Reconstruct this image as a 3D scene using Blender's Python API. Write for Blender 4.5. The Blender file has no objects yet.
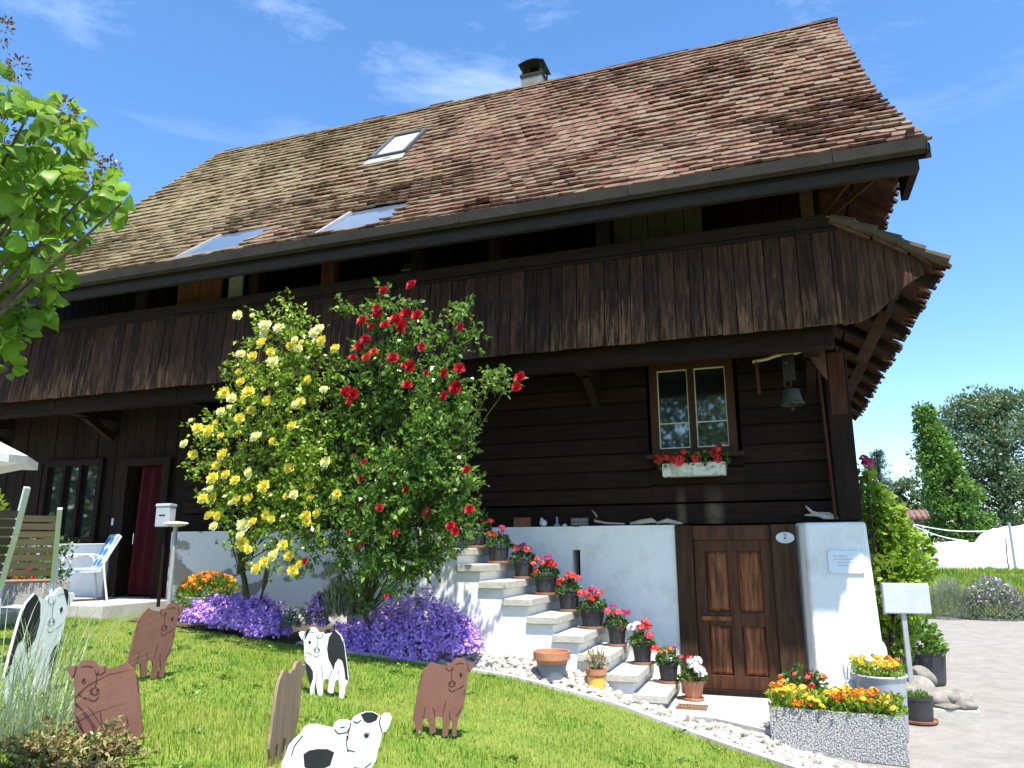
import bpy, bmesh, math, random
import numpy as np
from mathutils import Vector, Matrix

SC = bpy.context.scene
COL = SC.collection
rng = np.random.default_rng(7)
random.seed(7)
rad = math.radians

# ------------------------------------------------------------------ camera
CAM = np.array([0.0, -9.0, 1.85])
PITCH, YAW, ROLL, FPX = rad(12.48), rad(19.6), rad(-0.2), 740.0
cF = np.array([-math.sin(YAW)*math.cos(PITCH), math.cos(YAW)*math.cos(PITCH), math.sin(PITCH)])
_r = np.array([math.cos(YAW), math.sin(YAW), 0.0]); _u = np.cross(_r, cF)
cR = math.cos(ROLL)*_r + math.sin(ROLL)*_u
cU = -math.sin(ROLL)*_r + math.cos(ROLL)*_u
cam = bpy.data.objects.new('camera', bpy.data.cameras.new('camera'))
COL.objects.link(cam)
cam.matrix_world = Matrix(((cR[0], cU[0], -cF[0], CAM[0]), (cR[1], cU[1], -cF[1], CAM[1]), (cR[2], cU[2], -cF[2], CAM[2]), (0, 0, 0, 1)))
cam.data.sensor_width = 36.0
cam.data.lens = 36.0*FPX/1024.0
cam.data.clip_end = 2000
SC.camera = cam

# ------------------------------------------------------------------ sky, sun, exposure
SUN_EL, SUN_AZ = rad(66.2), rad(34.0)          # azimuth measured from -Y towards +X
sd = Vector((math.sin(SUN_AZ)*math.cos(SUN_EL), -math.cos(SUN_AZ)*math.cos(SUN_EL), math.sin(SUN_EL)))
W = bpy.data.worlds.new('World'); SC.world = W; W.use_nodes = True
nt = W.node_tree; nt.nodes.clear()
def nd(t, kind, **kw):
    n = t.nodes.new(kind)
    for k, v in kw.items(): setattr(n, k, v)
    return n
sky = nd(nt, 'ShaderNodeTexSky', sky_type='NISHITA', sun_disc=False, sun_elevation=SUN_EL,
         sun_rotation=math.atan2(sd.x, sd.y), altitude=500, air_density=1.0, dust_density=0.6, ozone_density=3.0)
tc = nd(nt, 'ShaderNodeTexCoord')
mp = nd(nt, 'ShaderNodeMapping'); mp.inputs['Rotation'].default_value = (0.25, 0.35, -0.5); mp.inputs['Scale'].default_value = (1.3, 2.4, 7.0); mp.inputs['Location'].default_value = (3.1, 1.7, .4)
n1 = nd(nt, 'ShaderNodeTexNoise'); n1.inputs['Scale'].default_value = 1.6; n1.inputs['Detail'].default_value = 9; n1.inputs['Roughness'].default_value = 0.62; n1.inputs['Distortion'].default_value = 0.5
r1 = nd(nt, 'ShaderNodeValToRGB'); r1.color_ramp.elements[0].position = 0.50; r1.color_ramp.elements[1].position = 0.82
# the cirrus veil lies high up only
sx = nd(nt, 'ShaderNodeSeparateXYZ')
mr = nd(nt, 'ShaderNodeMapRange'); mr.inputs['From Min'].default_value = 0.42; mr.inputs['From Max'].default_value = 0.62
mu = nd(nt, 'ShaderNodeMath', operation='MULTIPLY'); mu2 = nd(nt, 'ShaderNodeMath', operation='MULTIPLY'); mu2.inputs[1].default_value = 0.30
mixc = nd(nt, 'ShaderNodeMixRGB'); mixc.inputs['Color2'].default_value = (9.0, 9.8, 11.0, 1)
bg = nd(nt, 'ShaderNodeBackground'); bg.inputs['Strength'].default_value = 0.14
hs = nd(nt, 'ShaderNodeHueSaturation'); hs.inputs['Saturation'].default_value = 1.18; hs.inputs['Value'].default_value = 1.0
wo = nd(nt, 'ShaderNodeOutputWorld')
L = nt.links.new
L(tc.outputs['Generated'], mp.inputs['Vector']); L(mp.outputs[0], n1.inputs['Vector']); L(n1.outputs['Fac'], r1.inputs['Fac'])
L(tc.outputs['Generated'], sx.inputs[0]); L(sx.outputs['Z'], mr.inputs['Value'])
L(r1.outputs['Color'], mu.inputs[0]); L(mr.outputs[0], mu.inputs[1]); L(mu.outputs[0], mu2.inputs[0]); L(mu2.outputs[0], mixc.inputs['Fac'])
L(sky.outputs[0], hs.inputs['Color']); L(hs.outputs[0], mixc.inputs['Color1']); L(mixc.outputs[0], bg.inputs['Color']); L(bg.outputs[0], wo.inputs['Surface'])

sl = bpy.data.lights.new('sun', 'SUN'); sl.energy = 4.2; sl.angle = rad(0.55); sl.color = (1.0, 0.95, 0.86)
so = bpy.data.objects.new('sun', sl); COL.objects.link(so)
so.rotation_euler = (-sd).to_track_quat('-Z', 'Y').to_euler(); so.location = (5, -10, 20)
vs = SC.view_settings
vs.view_transform = 'Standard'; vs.look = 'None'; vs.gamma = 1; vs.use_curve_mapping = False; vs.exposure = 1.15
SC.cycles.max_bounces = 6; SC.cycles.diffuse_bounces = 3; SC.cycles.glossy_bounces = 3; SC.cycles.transmission_bounces = 4

# ------------------------------------------------------------------ measuring helpers
def ray(u, v): return (u-512)*cR + (384-v)*cU + FPX*cF
def at(u, v, Y):
    d = ray(u, v); return CAM + d*((Y-CAM[1])/d[1])
def atd(u, v, dist): return CAM + ray(u, v)*dist/FPX
def g(X, Y):
    """height of the terrain"""
    s = -np.asarray(X, float); Y = np.asarray(Y, float)
    h = np.interp(s, [-.5, 0, .8, 1.5, 2.6, 4, 5, 6.5, 8, 12], [0, .03, .12, .27, .46, .6, .68, .78, .86, .9])
    k = np.clip(s/1.5, 0, 1)
    h = h + k*(-.02)*np.clip(Y+2, -9, 0)
    r = np.clip((Y-13)/6, 0, 1)*np.clip((np.asarray(X, float)-1)/2, 0, 1)*.9
    h = h - .17*np.clip((Y+1.45)/.35, 0, 1)*np.clip((1.95-s)/.35, 0, 1)*np.clip(s/.6, 0, 1)
    return .1 + h + r
def G(X, Y): return float(g(X, Y))

# ------------------------------------------------------------------ materials
MATS = {}
def mat(name, col, col2=None, rough=.85, scale=6., stretch=(1, 1, 1), bump=0., bscale=None, attr=0., spec=.3, transl=0., metal=0., detail=6, lo=.35, hi=.65, coat=0.):
    """colour = noise mix of col and col2, times a per-face random brightness"""
    m = bpy.data.materials.new(name); m.use_nodes = True; t = m.node_tree; t.nodes.clear()
    out = nd(t, 'ShaderNodeOutputMaterial'); p = nd(t, 'ShaderNodeBsdfPrincipled')
    p.inputs['Roughness'].default_value = rough; p.inputs['Specular IOR Level'].default_value = spec; p.inputs['Metallic'].default_value = metal
    p.inputs['Coat Weight'].default_value = coat
    lk = t.links.new
    co = nd(t, 'ShaderNodeTexCoord'); mpg = nd(t, 'ShaderNodeMapping'); mpg.inputs['Scale'].default_value = stretch
    lk(co.outputs['Object'], mpg.inputs['Vector'])
    no = nd(t, 'ShaderNodeTexNoise'); no.inputs['Scale'].default_value = scale; no.inputs['Detail'].default_value = detail; no.inputs['Roughness'].default_value = .6
    lk(mpg.outputs[0], no.inputs['Vector'])
    rr = nd(t, 'ShaderNodeMapRange'); rr.inputs['From Min'].default_value = lo; rr.inputs['From Max'].default_value = hi
    lk(no.outputs['Fac'], rr.inputs['Value'])
    mx = nd(t, 'ShaderNodeMixRGB'); mx.inputs['Color1'].default_value = (*col, 1); mx.inputs['Color2'].default_value = (*(col2 or col), 1)
    lk(rr.outputs[0], mx.inputs['Fac'])
    c = mx.outputs[0]
    if attr:
        a = nd(t, 'ShaderNodeAttribute', attribute_name='rnd')
        q = nd(t, 'ShaderNodeMapRange'); q.inputs['To Min'].default_value = 1-attr; q.inputs['To Max'].default_value = 1+attr
        lk(a.outputs['Fac'], q.inputs['Value'])
        m2 = nd(t, 'ShaderNodeMixRGB', blend_type='MULTIPLY'); m2.inputs['Fac'].default_value = 1
        lk(c, m2.inputs['Color1']); lk(q.outputs[0], m2.inputs['Color2']); c = m2.outputs[0]
    lk(c, p.inputs['Base Color'])
    if bump:
        b = nd(t, 'ShaderNodeBump'); b.inputs['Strength'].default_value = bump; b.inputs['Distance'].default_value = .02
        if bscale:
            n2 = nd(t, 'ShaderNodeTexNoise'); n2.inputs['Scale'].default_value = bscale; n2.inputs['Detail'].default_value = 4
            lk(mpg.outputs[0], n2.inputs['Vector']); lk(n2.outputs['Fac'], b.inputs['Height'])
        else: lk(no.outputs['Fac'], b.inputs['Height'])
        lk(b.outputs[0], p.inputs['Normal'])
    if transl:
        tr = nd(t, 'ShaderNodeBsdfTranslucent'); lk(c, tr.inputs['Color'])
        ms = nd(t, 'ShaderNodeMixShader'); ms.inputs['Fac'].default_value = transl
        lk(p.outputs[0], ms.inputs[1]); lk(tr.outputs[0], ms.inputs[2]); lk(ms.outputs[0], out.inputs['Surface'])
    else: lk(p.outputs[0], out.inputs['Surface'])
    MATS[name] = m; m['p'] = p.name; m['c'] = mx.name
    return m

def leafmat(name, dark, light, transl=.35, rough=.45, spec=.4, attr=.35, scale=3., lo=.35, hi=.65):
    return mat(name, dark, light, rough=rough, scale=scale, attr=attr, spec=spec, transl=transl, lo=lo, hi=hi)

# woods
Wl = mat('log wood', (.0085, .0034, .0020), (.019, .0078, .0042), rough=.8, scale=3, stretch=(.6, 6, 9), bump=.5, attr=.35, spec=.2)
def lime_streaks(m):
    t = m.node_tree; lk = t.links.new; p = t.nodes[m['p']]; old = p.inputs['Base Color'].links[0].from_socket
    co = nd(t, 'ShaderNodeTexCoord'); sp = nd(t, 'ShaderNodeSeparateXYZ'); lk(co.outputs['Object'], sp.inputs[0])
    no = nd(t, 'ShaderNodeTexNoise'); no.inputs['Scale'].default_value = 9; no.inputs['Detail'].default_value = 6; lk(co.outputs['Object'], no.inputs['Vector'])
    tot = None
    for xc, w in ((-1.10, .07), (-.72, .13)):
        a = nd(t, 'ShaderNodeMath', operation='SUBTRACT'); lk(sp.outputs['X'], a.inputs[0]); a.inputs[1].default_value = xc
        b = nd(t, 'ShaderNodeMath', operation='ABSOLUTE'); lk(a.outputs[0], b.inputs[0])
        c = nd(t, 'ShaderNodeMapRange'); c.inputs['From Min'].default_value = w; c.inputs['From Max'].default_value = w*.3; lk(b.outputs[0], c.inputs['Value'])
        if tot is None: tot = c.outputs[0]
        else:
            d = nd(t, 'ShaderNodeMath', operation='ADD'); lk(tot, d.inputs[0]); lk(c.outputs[0], d.inputs[1]); tot = d.outputs[0]
    z = nd(t, 'ShaderNodeMapRange'); z.inputs['From Min'].default_value = 2.60; z.inputs['From Max'].default_value = 2.25; lk(sp.outputs['Z'], z.inputs['Value'])
    e = nd(t, 'ShaderNodeMath', operation='MULTIPLY'); lk(tot, e.inputs[0]); lk(z.outputs[0], e.inputs[1])
    f = nd(t, 'ShaderNodeMath', operation='MULTIPLY'); lk(e.outputs[0], f.inputs[0]); lk(no.outputs['Fac'], f.inputs[1])
    mx = nd(t, 'ShaderNodeMixRGB'); mx.inputs['Color2'].default_value = (.16, .12, .085, 1); lk(f.outputs[0], mx.inputs['Fac']); lk(old, mx.inputs['Color1']); lk(mx.outputs[0], p.inputs['Base Color'])
lime_streaks(Wl)
Wd = mat('dark beam wood', (.010, .0050, .0032), (.021, .0108, .0065), rough=.8, scale=3, stretch=(1, 5, 5), bump=.4, attr=.25, spec=.2)
Wv = mat('dark upright wood', (.0085, .0044, .0028), (.020, .0098, .0056), rough=.8, scale=3, stretch=(6, 6, .7), bump=.4, attr=.25, spec=.2)
Wr = mat('reddish upright wood', (.045, .014, .008), (.085, .028, .014), rough=.75, scale=3, stretch=(6, 6, .7), bump=.3, attr=.2, spec=.2)
Wf = mat('window frame wood', (.034, .0115, .0055), (.060, .021, .009), rough=.7, scale=3, stretch=(5, 5, 1), bump=.2, attr=.15, spec=.25)
Wp = mat('rafter wood', (.060, .026, .016), (.11, .05, .03), rough=.8, scale=3, stretch=(4, 1, 4), attr=.3)
Wg = mat('grey green panel', (.046, .035, .03), (.064, .05, .042), rough=.8, scale=4, attr=.1)
Wm = mat('mint line wood', (.55, .52, .35), (.7, .68, .5), rough=.6, attr=.1)

# balcony boards: dark brown, worn pale in streaks towards the lower ends
def boards_mat():
    m = mat('balcony boards', (.016, .0072, .0044), (.055, .0235, .0125), rough=.82, scale=4, stretch=(7, 7, .5), bump=.5, attr=.5, spec=.2)
    t = m.node_tree; lk = t.links.new; p = t.nodes[m['p']]
    old = p.inputs['Base Color'].links[0].from_socket
    co = nd(t, 'ShaderNodeTexCoord'); mpg = nd(t, 'ShaderNodeMapping'); mpg.inputs['Scale'].default_value = (22, 22, 1.6)
    no = nd(t, 'ShaderNodeTexNoise'); no.inputs['Scale'].default_value = 1.0; no.inputs['Detail'].default_value = 7; no.inputs['Roughness'].default_value = .7
    lk(co.outputs['Object'], mpg.inputs[0]); lk(mpg.outputs[0], no.inputs['Vector'])
    s = nd(t, 'ShaderNodeSeparateXYZ'); lk(co.outputs['Object'], s.inputs[0])
    hz = nd(t, 'ShaderNodeMapRange'); hz.inputs['From Min'].default_value = 5.0; hz.inputs['From Max'].default_value = 4.05; lk(s.outputs['Z'], hz.inputs['Value'])
    ad = nd(t, 'ShaderNodeMath', operation='MULTIPLY_ADD'); ad.inputs[1].default_value = .17; lk(hz.outputs[0], ad.inputs[0]); lk(no.outputs['Fac'], ad.inputs[2])
    th = nd(t, 'ShaderNodeMapRange'); th.inputs['From Min'].default_value = .60; th.inputs['From Max'].default_value = .80; lk(ad.outputs[0], th.inputs['Value'])
    mx = nd(t, 'ShaderNodeMixRGB'); mx.inputs['Color2'].default_value = (.24, .12, .058, 1)
    n3 = nd(t, 'ShaderNodeTexNoise'); n3.inputs['Scale'].default_value = .9; n3.inputs['Detail'].default_value = 3; lk(co.outputs['Object'], n3.inputs['Vector'])
    q3 = nd(t, 'ShaderNodeMapRange'); q3.inputs['From Min'].default_value = .40; q3.inputs['From Max'].default_value = .62; q3.inputs['To Min'].default_value = .15; q3.inputs['To Max'].default_value = .95; lk(n3.outputs['Fac'], q3.inputs['Value'])
    q4 = nd(t, 'ShaderNodeMath', operation='MULTIPLY'); lk(th.outputs[0], q4.inputs[0]); lk(q3.outputs[0], q4.inputs[1])
    lk(q4.outputs[0], mx.inputs['Fac']); lk(old, mx.inputs['Color1']); lk(mx.outputs[0], p.inputs['Base Color'])
    return m
Wb = boards_mat()

# roof tiles: per-tile colour from the ramp, lichen over it
def tiles_mat():
    m = bpy.data.materials.new('clay roof tiles'); m.use_nodes = True; t = m.node_tree; lk = t.links.new
    p = t.nodes['Principled BSDF']; p.inputs['Roughness'].default_value = .9; p.inputs['Specular IOR Level'].default_value = .2
    a = nd(t, 'ShaderNodeAttribute', attribute_name='rnd'); co = nd(t, 'ShaderNodeTexCoord')
    big = nd(t, 'ShaderNodeTexNoise'); big.inputs['Scale'].default_value = 1.0; big.inputs['Detail'].default_value = 6; big.inputs['Roughness'].default_value = .65; lk(co.outputs['Object'], big.inputs['Vector'])
    ad = nd(t, 'ShaderNodeMath', operation='MULTIPLY_ADD'); ad.inputs[1].default_value = 1.3; ad.inputs[2].default_value = -.62; lk(big.outputs['Fac'], ad.inputs[0])
    sm = nd(t, 'ShaderNodeMath', operation='ADD'); cmp_ = nd(t, 'ShaderNodeMath', operation='MULTIPLY_ADD'); cmp_.inputs[1].default_value = .50; cmp_.inputs[2].default_value = .21; lk(a.outputs['Fac'], cmp_.inputs[0]); lk(cmp_.outputs[0], sm.inputs[0]); lk(ad.outputs[0], sm.inputs[1])
    rp = nd(t, 'ShaderNodeValToRGB'); el = rp.color_ramp.elements
    el[0].position = 0; el[0].color = (.06, .030, .022, 1); el[1].position = 1; el[1].color = (.36, .15, .07, 1)
    for q, c in ((.16, (.070, .036, .027, 1)), (.32, (.125, .058, .040, 1)), (.46, (.165, .076, .052, 1)), (.58, (.165, .100, .075, 1)), (.68, (.19, .135, .098, 1)), (.78, (.155, .083, .060, 1)), (.9, (.215, .090, .054, 1))):
        e = el.new(q); e.color = c
    lk(sm.outputs[0], rp.inputs['Fac'])
    fine = nd(t, 'ShaderNodeTexNoise'); fine.inputs['Scale'].default_value = 9; fine.inputs['Detail'].default_value = 7; fine.inputs['Roughness'].default_value = .7; lk(co.outputs['Object'], fine.inputs['Vector'])
    s = nd(t, 'ShaderNodeSeparateXYZ'); lk(co.outputs['Object'], s.inputs[0])
    lx = nd(t, 'ShaderNodeMapRange'); lx.inputs['From Min'].default_value = -3.5; lx.inputs['From Max'].default_value = -10; lx.inputs['To Max'].default_value = .16; lk(s.outputs['X'], lx.inputs['Value'])
    sm2 = nd(t, 'ShaderNodeMath', operation='ADD'); lk(fine.outputs['Fac'], sm2.inputs[0]); lk(lx.outputs[0], sm2.inputs[1])
    bg2 = nd(t, 'ShaderNodeMath', operation='MULTIPLY_ADD'); bg2.inputs[1].default_value = .35; lk(big.outputs['Fac'], bg2.inputs[0]); lk(sm2.outputs[0], bg2.inputs[2])
    th = nd(t, 'ShaderNodeMapRange'); th.inputs['From Min'].default_value = .66; th.inputs['From Max'].default_value = .90; th.inputs['To Max'].default_value = .66; lk(bg2.outputs[0], th.inputs['Value'])
    mx = nd(t, 'ShaderNodeMixRGB'); mx.inputs['Color2'].default_value = (.24, .22, .11, 1); lk(th.outputs[0], mx.inputs['Fac']); lk(rp.outputs[0], mx.inputs['Color1'])
    lk(mx.outputs[0], p.inputs['Base Color'])
    b = nd(t, 'ShaderNodeBump'); b.inputs['Strength'].default_value = .5; b.inputs['Distance'].default_value = .01; lk(fine.outputs['Fac'], b.inputs['Height']); lk(b.outputs[0], p.inputs['Normal'])
    return m
Mtile = tiles_mat()
Mgut = mat('anthracite sheet metal', (.030, .026, .022), (.042, .037, .031), rough=.8, scale=5, spec=.12)
Mfas = mat('weathered fascia', (.018, .0115, .0075), (.027, .018, .012), rough=.7, scale=5, stretch=(1, 4, 4))
Mwhite = mat('white lime plaster', (.80, .795, .78), (.62, .60, .56), rough=.95, scale=3.4, bump=.4, bscale=14, spec=.1, detail=9, lo=.48, hi=.80)
Mpatchy = mat('patchy lime plaster', (.70, .69, .66), (.30, .275, .24), rough=.95, scale=1.5, stretch=(1, 1, 1.6), bump=.35, bscale=14, spec=.1, detail=3, lo=.53, hi=.57)  # pale plaster with sharp-edged brown-grey noise patches
Mstone = mat('pale sandstone step', (.42, .41, .36), (.52, .50, .44), rough=.9, scale=9, bump=.25, bscale=40, attr=.07)
Mconc = mat('concrete slab', (.40, .385, .35), (.52, .50, .46), rough=.9, scale=5, bump=.15, bscale=40)
Masph = mat('gravelly asphalt', (.245, .228, .205), (.315, .295, .268), rough=.95, scale=5, bump=.6, bscale=90, detail=12)
Msoil = mat('garden soil', (.07, .05, .033), (.12, .09, .06), rough=1, scale=8, bump=.5, bscale=30)
Mturf = mat('turf under the blades', (.11, .18, .022), (.19, .23, .04), rough=1, scale=5, bump=.4, bscale=60)
Mland = mat('meadow ground', (.08, .14, .03), (.13, .17, .05), rough=1, scale=.6)
Mgrass = leafmat('grass blades', (.165, .315, .024), (.40, .43, .085), transl=.4, rough=.55, attr=.45, scale=1.6, lo=.42, hi=.62)
Mlawn2 = leafmat('long grass blades', (.24, .34, .16), (.44, .50, .30), transl=.35, attr=.35)
Mrosel = leafmat('rose leaves', (.075, .165, .026), (.20, .32, .055), transl=.32, rough=.34, spec=.55, attr=.6)
Myrosel = leafmat('yellow rose leaves', (.16, .28, .02), (.33, .44, .055), transl=.33, rough=.36, spec=.6, attr=.55)
Mredp = leafmat('red rose petals', (.42, .008, .020), (.55, .018, .030), transl=.25, rough=.5, attr=.25)
Mredp2 = leafmat('orange red rose petals', (.50, .05, .02), (.62, .10, .03), transl=.25, rough=.5, attr=.25)
Myelp = leafmat('yellow rose petals', (.84, .70, .06), (.88, .80, .22), transl=.35, rough=.55, attr=.15)
Myelp2 = leafmat('pale yellow rose petals', (.88, .84, .34), (.90, .87, .55), transl=.3, rough=.55, attr=.1)
Mbark = mat('grey brown bark', (.07, .055, .04), (.14, .11, .085), rough=.95, scale=9, stretch=(3, 3, .7), bump=.6)
Mcane = mat('green rose cane', (.06, .08, .03), (.10, .09, .05), rough=.8)
Mpurp = leafmat('purple bell petals', (.53, .28, .82), (.74, .47, .94), transl=.35, rough=.6, attr=.3, scale=7)
Mger = leafmat('geranium leaves', (.055, .12, .02), (.11, .19, .04), transl=.3, attr=.4, scale=9)
Mpink = leafmat('coral pink petals', (.70, .06, .09), (.78, .16, .18), transl=.25, attr=.25, scale=12)
Mred = leafmat('scarlet petals', (.60, .02, .02), (.70, .06, .04), transl=.25, attr=.25, scale=12)
Mmag = leafmat('magenta petals', (.50, .03, .14), (.60, .08, .25), transl=.25, attr=.25, scale=12)
Mora = leafmat('orange petals', (.72, .20, .015), (.78, .30, .03), transl=.25, attr=.3, scale=12)
Myel = leafmat('yellow petals', (.78, .52, .03), (.80, .62, .08), transl=.25, attr=.25, scale=12)
Mwhp = leafmat('white petals', (.80, .78, .78), (.82, .76, .78), transl=.2, attr=.1)
Mpotb = mat('black plastic pot', (.028, .028, .032), (.045, .045, .05), rough=.55, scale=4, spec=.4)
Mterra = mat('terracotta', (.42, .17, .09), (.52, .24, .14), rough=.85, scale=6, bump=.15, bscale=30)
Msauc = mat('dark terracotta saucer', (.26, .12, .075), (.36, .18, .11), rough=.85, scale=6)
Mylw = mat('yellow glaze', (.68, .40, .06), (.74, .50, .10), rough=.4, spec=.5)
Mblue = mat('blue grey glaze', (.10, .12, .17), (.18, .20, .25), rough=.45, spec=.5)
Mzinc = mat('zinc tub', (.42, .44, .47), (.52, .54, .57), rough=.5, metal=.35, scale=3, stretch=(3, 3, .6))
Mcalf = mat('brown painted board', (.175, .080, .058), (.215, .102, .075), rough=.75, scale=5, stretch=(1, 1, .4), bump=.1)
Mcalfb = mat('bare weathered board', (.22, .15, .10), (.30, .21, .14), rough=.85, scale=6, stretch=(7, 7, .5), bump=.3)
Mcalfw = mat('white painted board', (.76, .76, .74), (.80, .80, .79), rough=.6, scale=4)
Mblk = mat('black paint', (.018, .019, .022), (.026, .027, .030), rough=.5)
Mline = mat('dark painted line', (.035, .018, .014), rough=.7)
Mteak = mat('teak slats', (.25, .155, .105), (.34, .225, .155), rough=.75, scale=5, stretch=(1, 1, 8), attr=.15)
Mteak_shade = mat('teak slats shaded', (.055, .042, .03), (.09, .068, .05), rough=.75, scale=5, stretch=(1, 1, 8), attr=.15)  # dark copy of the teak, the near chair's shade put into its colour
Malu = mat('pale aluminium', (.62, .63, .64), (.68, .69, .70), rough=.4, metal=.5)
Mwmetal = mat('white enamel metal', (.76, .76, .75), (.80, .80, .80), rough=.4, spec=.5)
Mcanvas = mat('white parasol canvas', (.78, .77, .74), (.82, .81, .79), rough=.9, transl=.3)
Mred_c = mat('dark red curtain', (.06, .005, .010), (.10, .008, .016), rough=.9, scale=5, stretch=(8, 8, .4))
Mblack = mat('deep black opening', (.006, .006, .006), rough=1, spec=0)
Mbell = mat('grey green bronze', (.04, .036, .024), (.07, .062, .042), rough=.6, metal=.4, scale=9)
Miron = mat('dark iron', (.03, .03, .032), (.05, .05, .05), rough=.6, metal=.4)
Mrock = mat('pale field stone', (.19, .175, .15), (.34, .31, .27), rough=.95, scale=7, bump=.5, attr=.3)
Mpeb = mat('pale pebbles', (.34, .31, .26), (.56, .52, .46), rough=.95, scale=14, attr=.4)
Mexpo = None
def exposed_mat():
    m = mat('exposed aggregate', (.13, .13, .13), (.56, .55, .53), rough=.95, scale=75, bump=.8, detail=2, lo=.42, hi=.58)
    return m
Mexpo = exposed_mat()
Mdrift = mat('bleached driftwood', (.34, .30, .25), (.46, .42, .36), rough=.95, scale=9, bump=.4)
Mplaq = mat('white enamel plate', (.55, .58, .63), rough=.3, spec=.5)
Minfo = mat('frosted info plate', (.66, .72, .80), (.70, .76, .82), rough=.25, spec=.5)
Mink = mat('blue black lettering', (.03, .05, .10), rough=.6)
Mgreyink = mat('pale grey lettering', (.40, .46, .54), rough=.6)
Mconif = leafmat('blue green needles', (.05, .085, .06), (.10, .14, .09), transl=.1, attr=.4)
Mivy = leafmat('fresh green leaves', (.10, .22, .035), (.18, .32, .06), transl=.3, attr=.45, scale=1.)
Mash = leafmat('grey green tree leaves', (.105, .175, .08), (.21, .28, .145), transl=.25, attr=.45, scale=.8)
Mvine = leafmat('yellow green vine leaves', (.17, .30, .02), (.32, .44, .06), transl=.4, attr=.4)
Mlil = leafmat('lilac leaves', (.14, .27, .022), (.27, .42, .06), transl=.5, rough=.4, attr=.35, scale=5)
Mseed = leafmat('dry brown seed heads', (.13, .07, .035), (.22, .12, .06), transl=.1, attr=.4)
Msage = leafmat('grey sage leaves', (.22, .27, .17), (.36, .40, .28), transl=.2, attr=.35)
Mlavb = leafmat('mauve flowers', (.32, .22, .40), (.46, .34, .52), transl=.2, attr=.3)
Mcot = leafmat('reddish green small leaves', (.19, .25, .06), (.36, .22, .10), transl=.2, attr=.45, scale=14)
Mfleece = mat('white garden fleece', (.80, .80, .80), (.84, .84, .84), rough=.9, scale=2, bump=.3, transl=.2)
Mgalv = mat('galvanised post', (.36, .37, .38), (.45, .46, .47), rough=.5, metal=.4)

def glass_mat(name, tint, rough=.03, spec=1.0, col=(.01, .012, .014)):
    m = bpy.data.materials.new(name); m.use_nodes = True; t = m.node_tree; p = t.nodes['Principled BSDF']
    p.inputs['Base Color'].default_value = (*col, 1); p.inputs['Roughness'].default_value = rough; p.inputs['Specular IOR Level'].default_value = spec
    p.inputs['IOR'].default_value = tint
    return m
Mglass = glass_mat('window glass', 2.0)
Msky = glass_mat('skylight glass', 2.4, rough=.08, col=(.10, .13, .17))
Mskyb = glass_mat('blind behind glass', 1.6, rough=.12, col=(.50, .53, .56))

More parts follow.
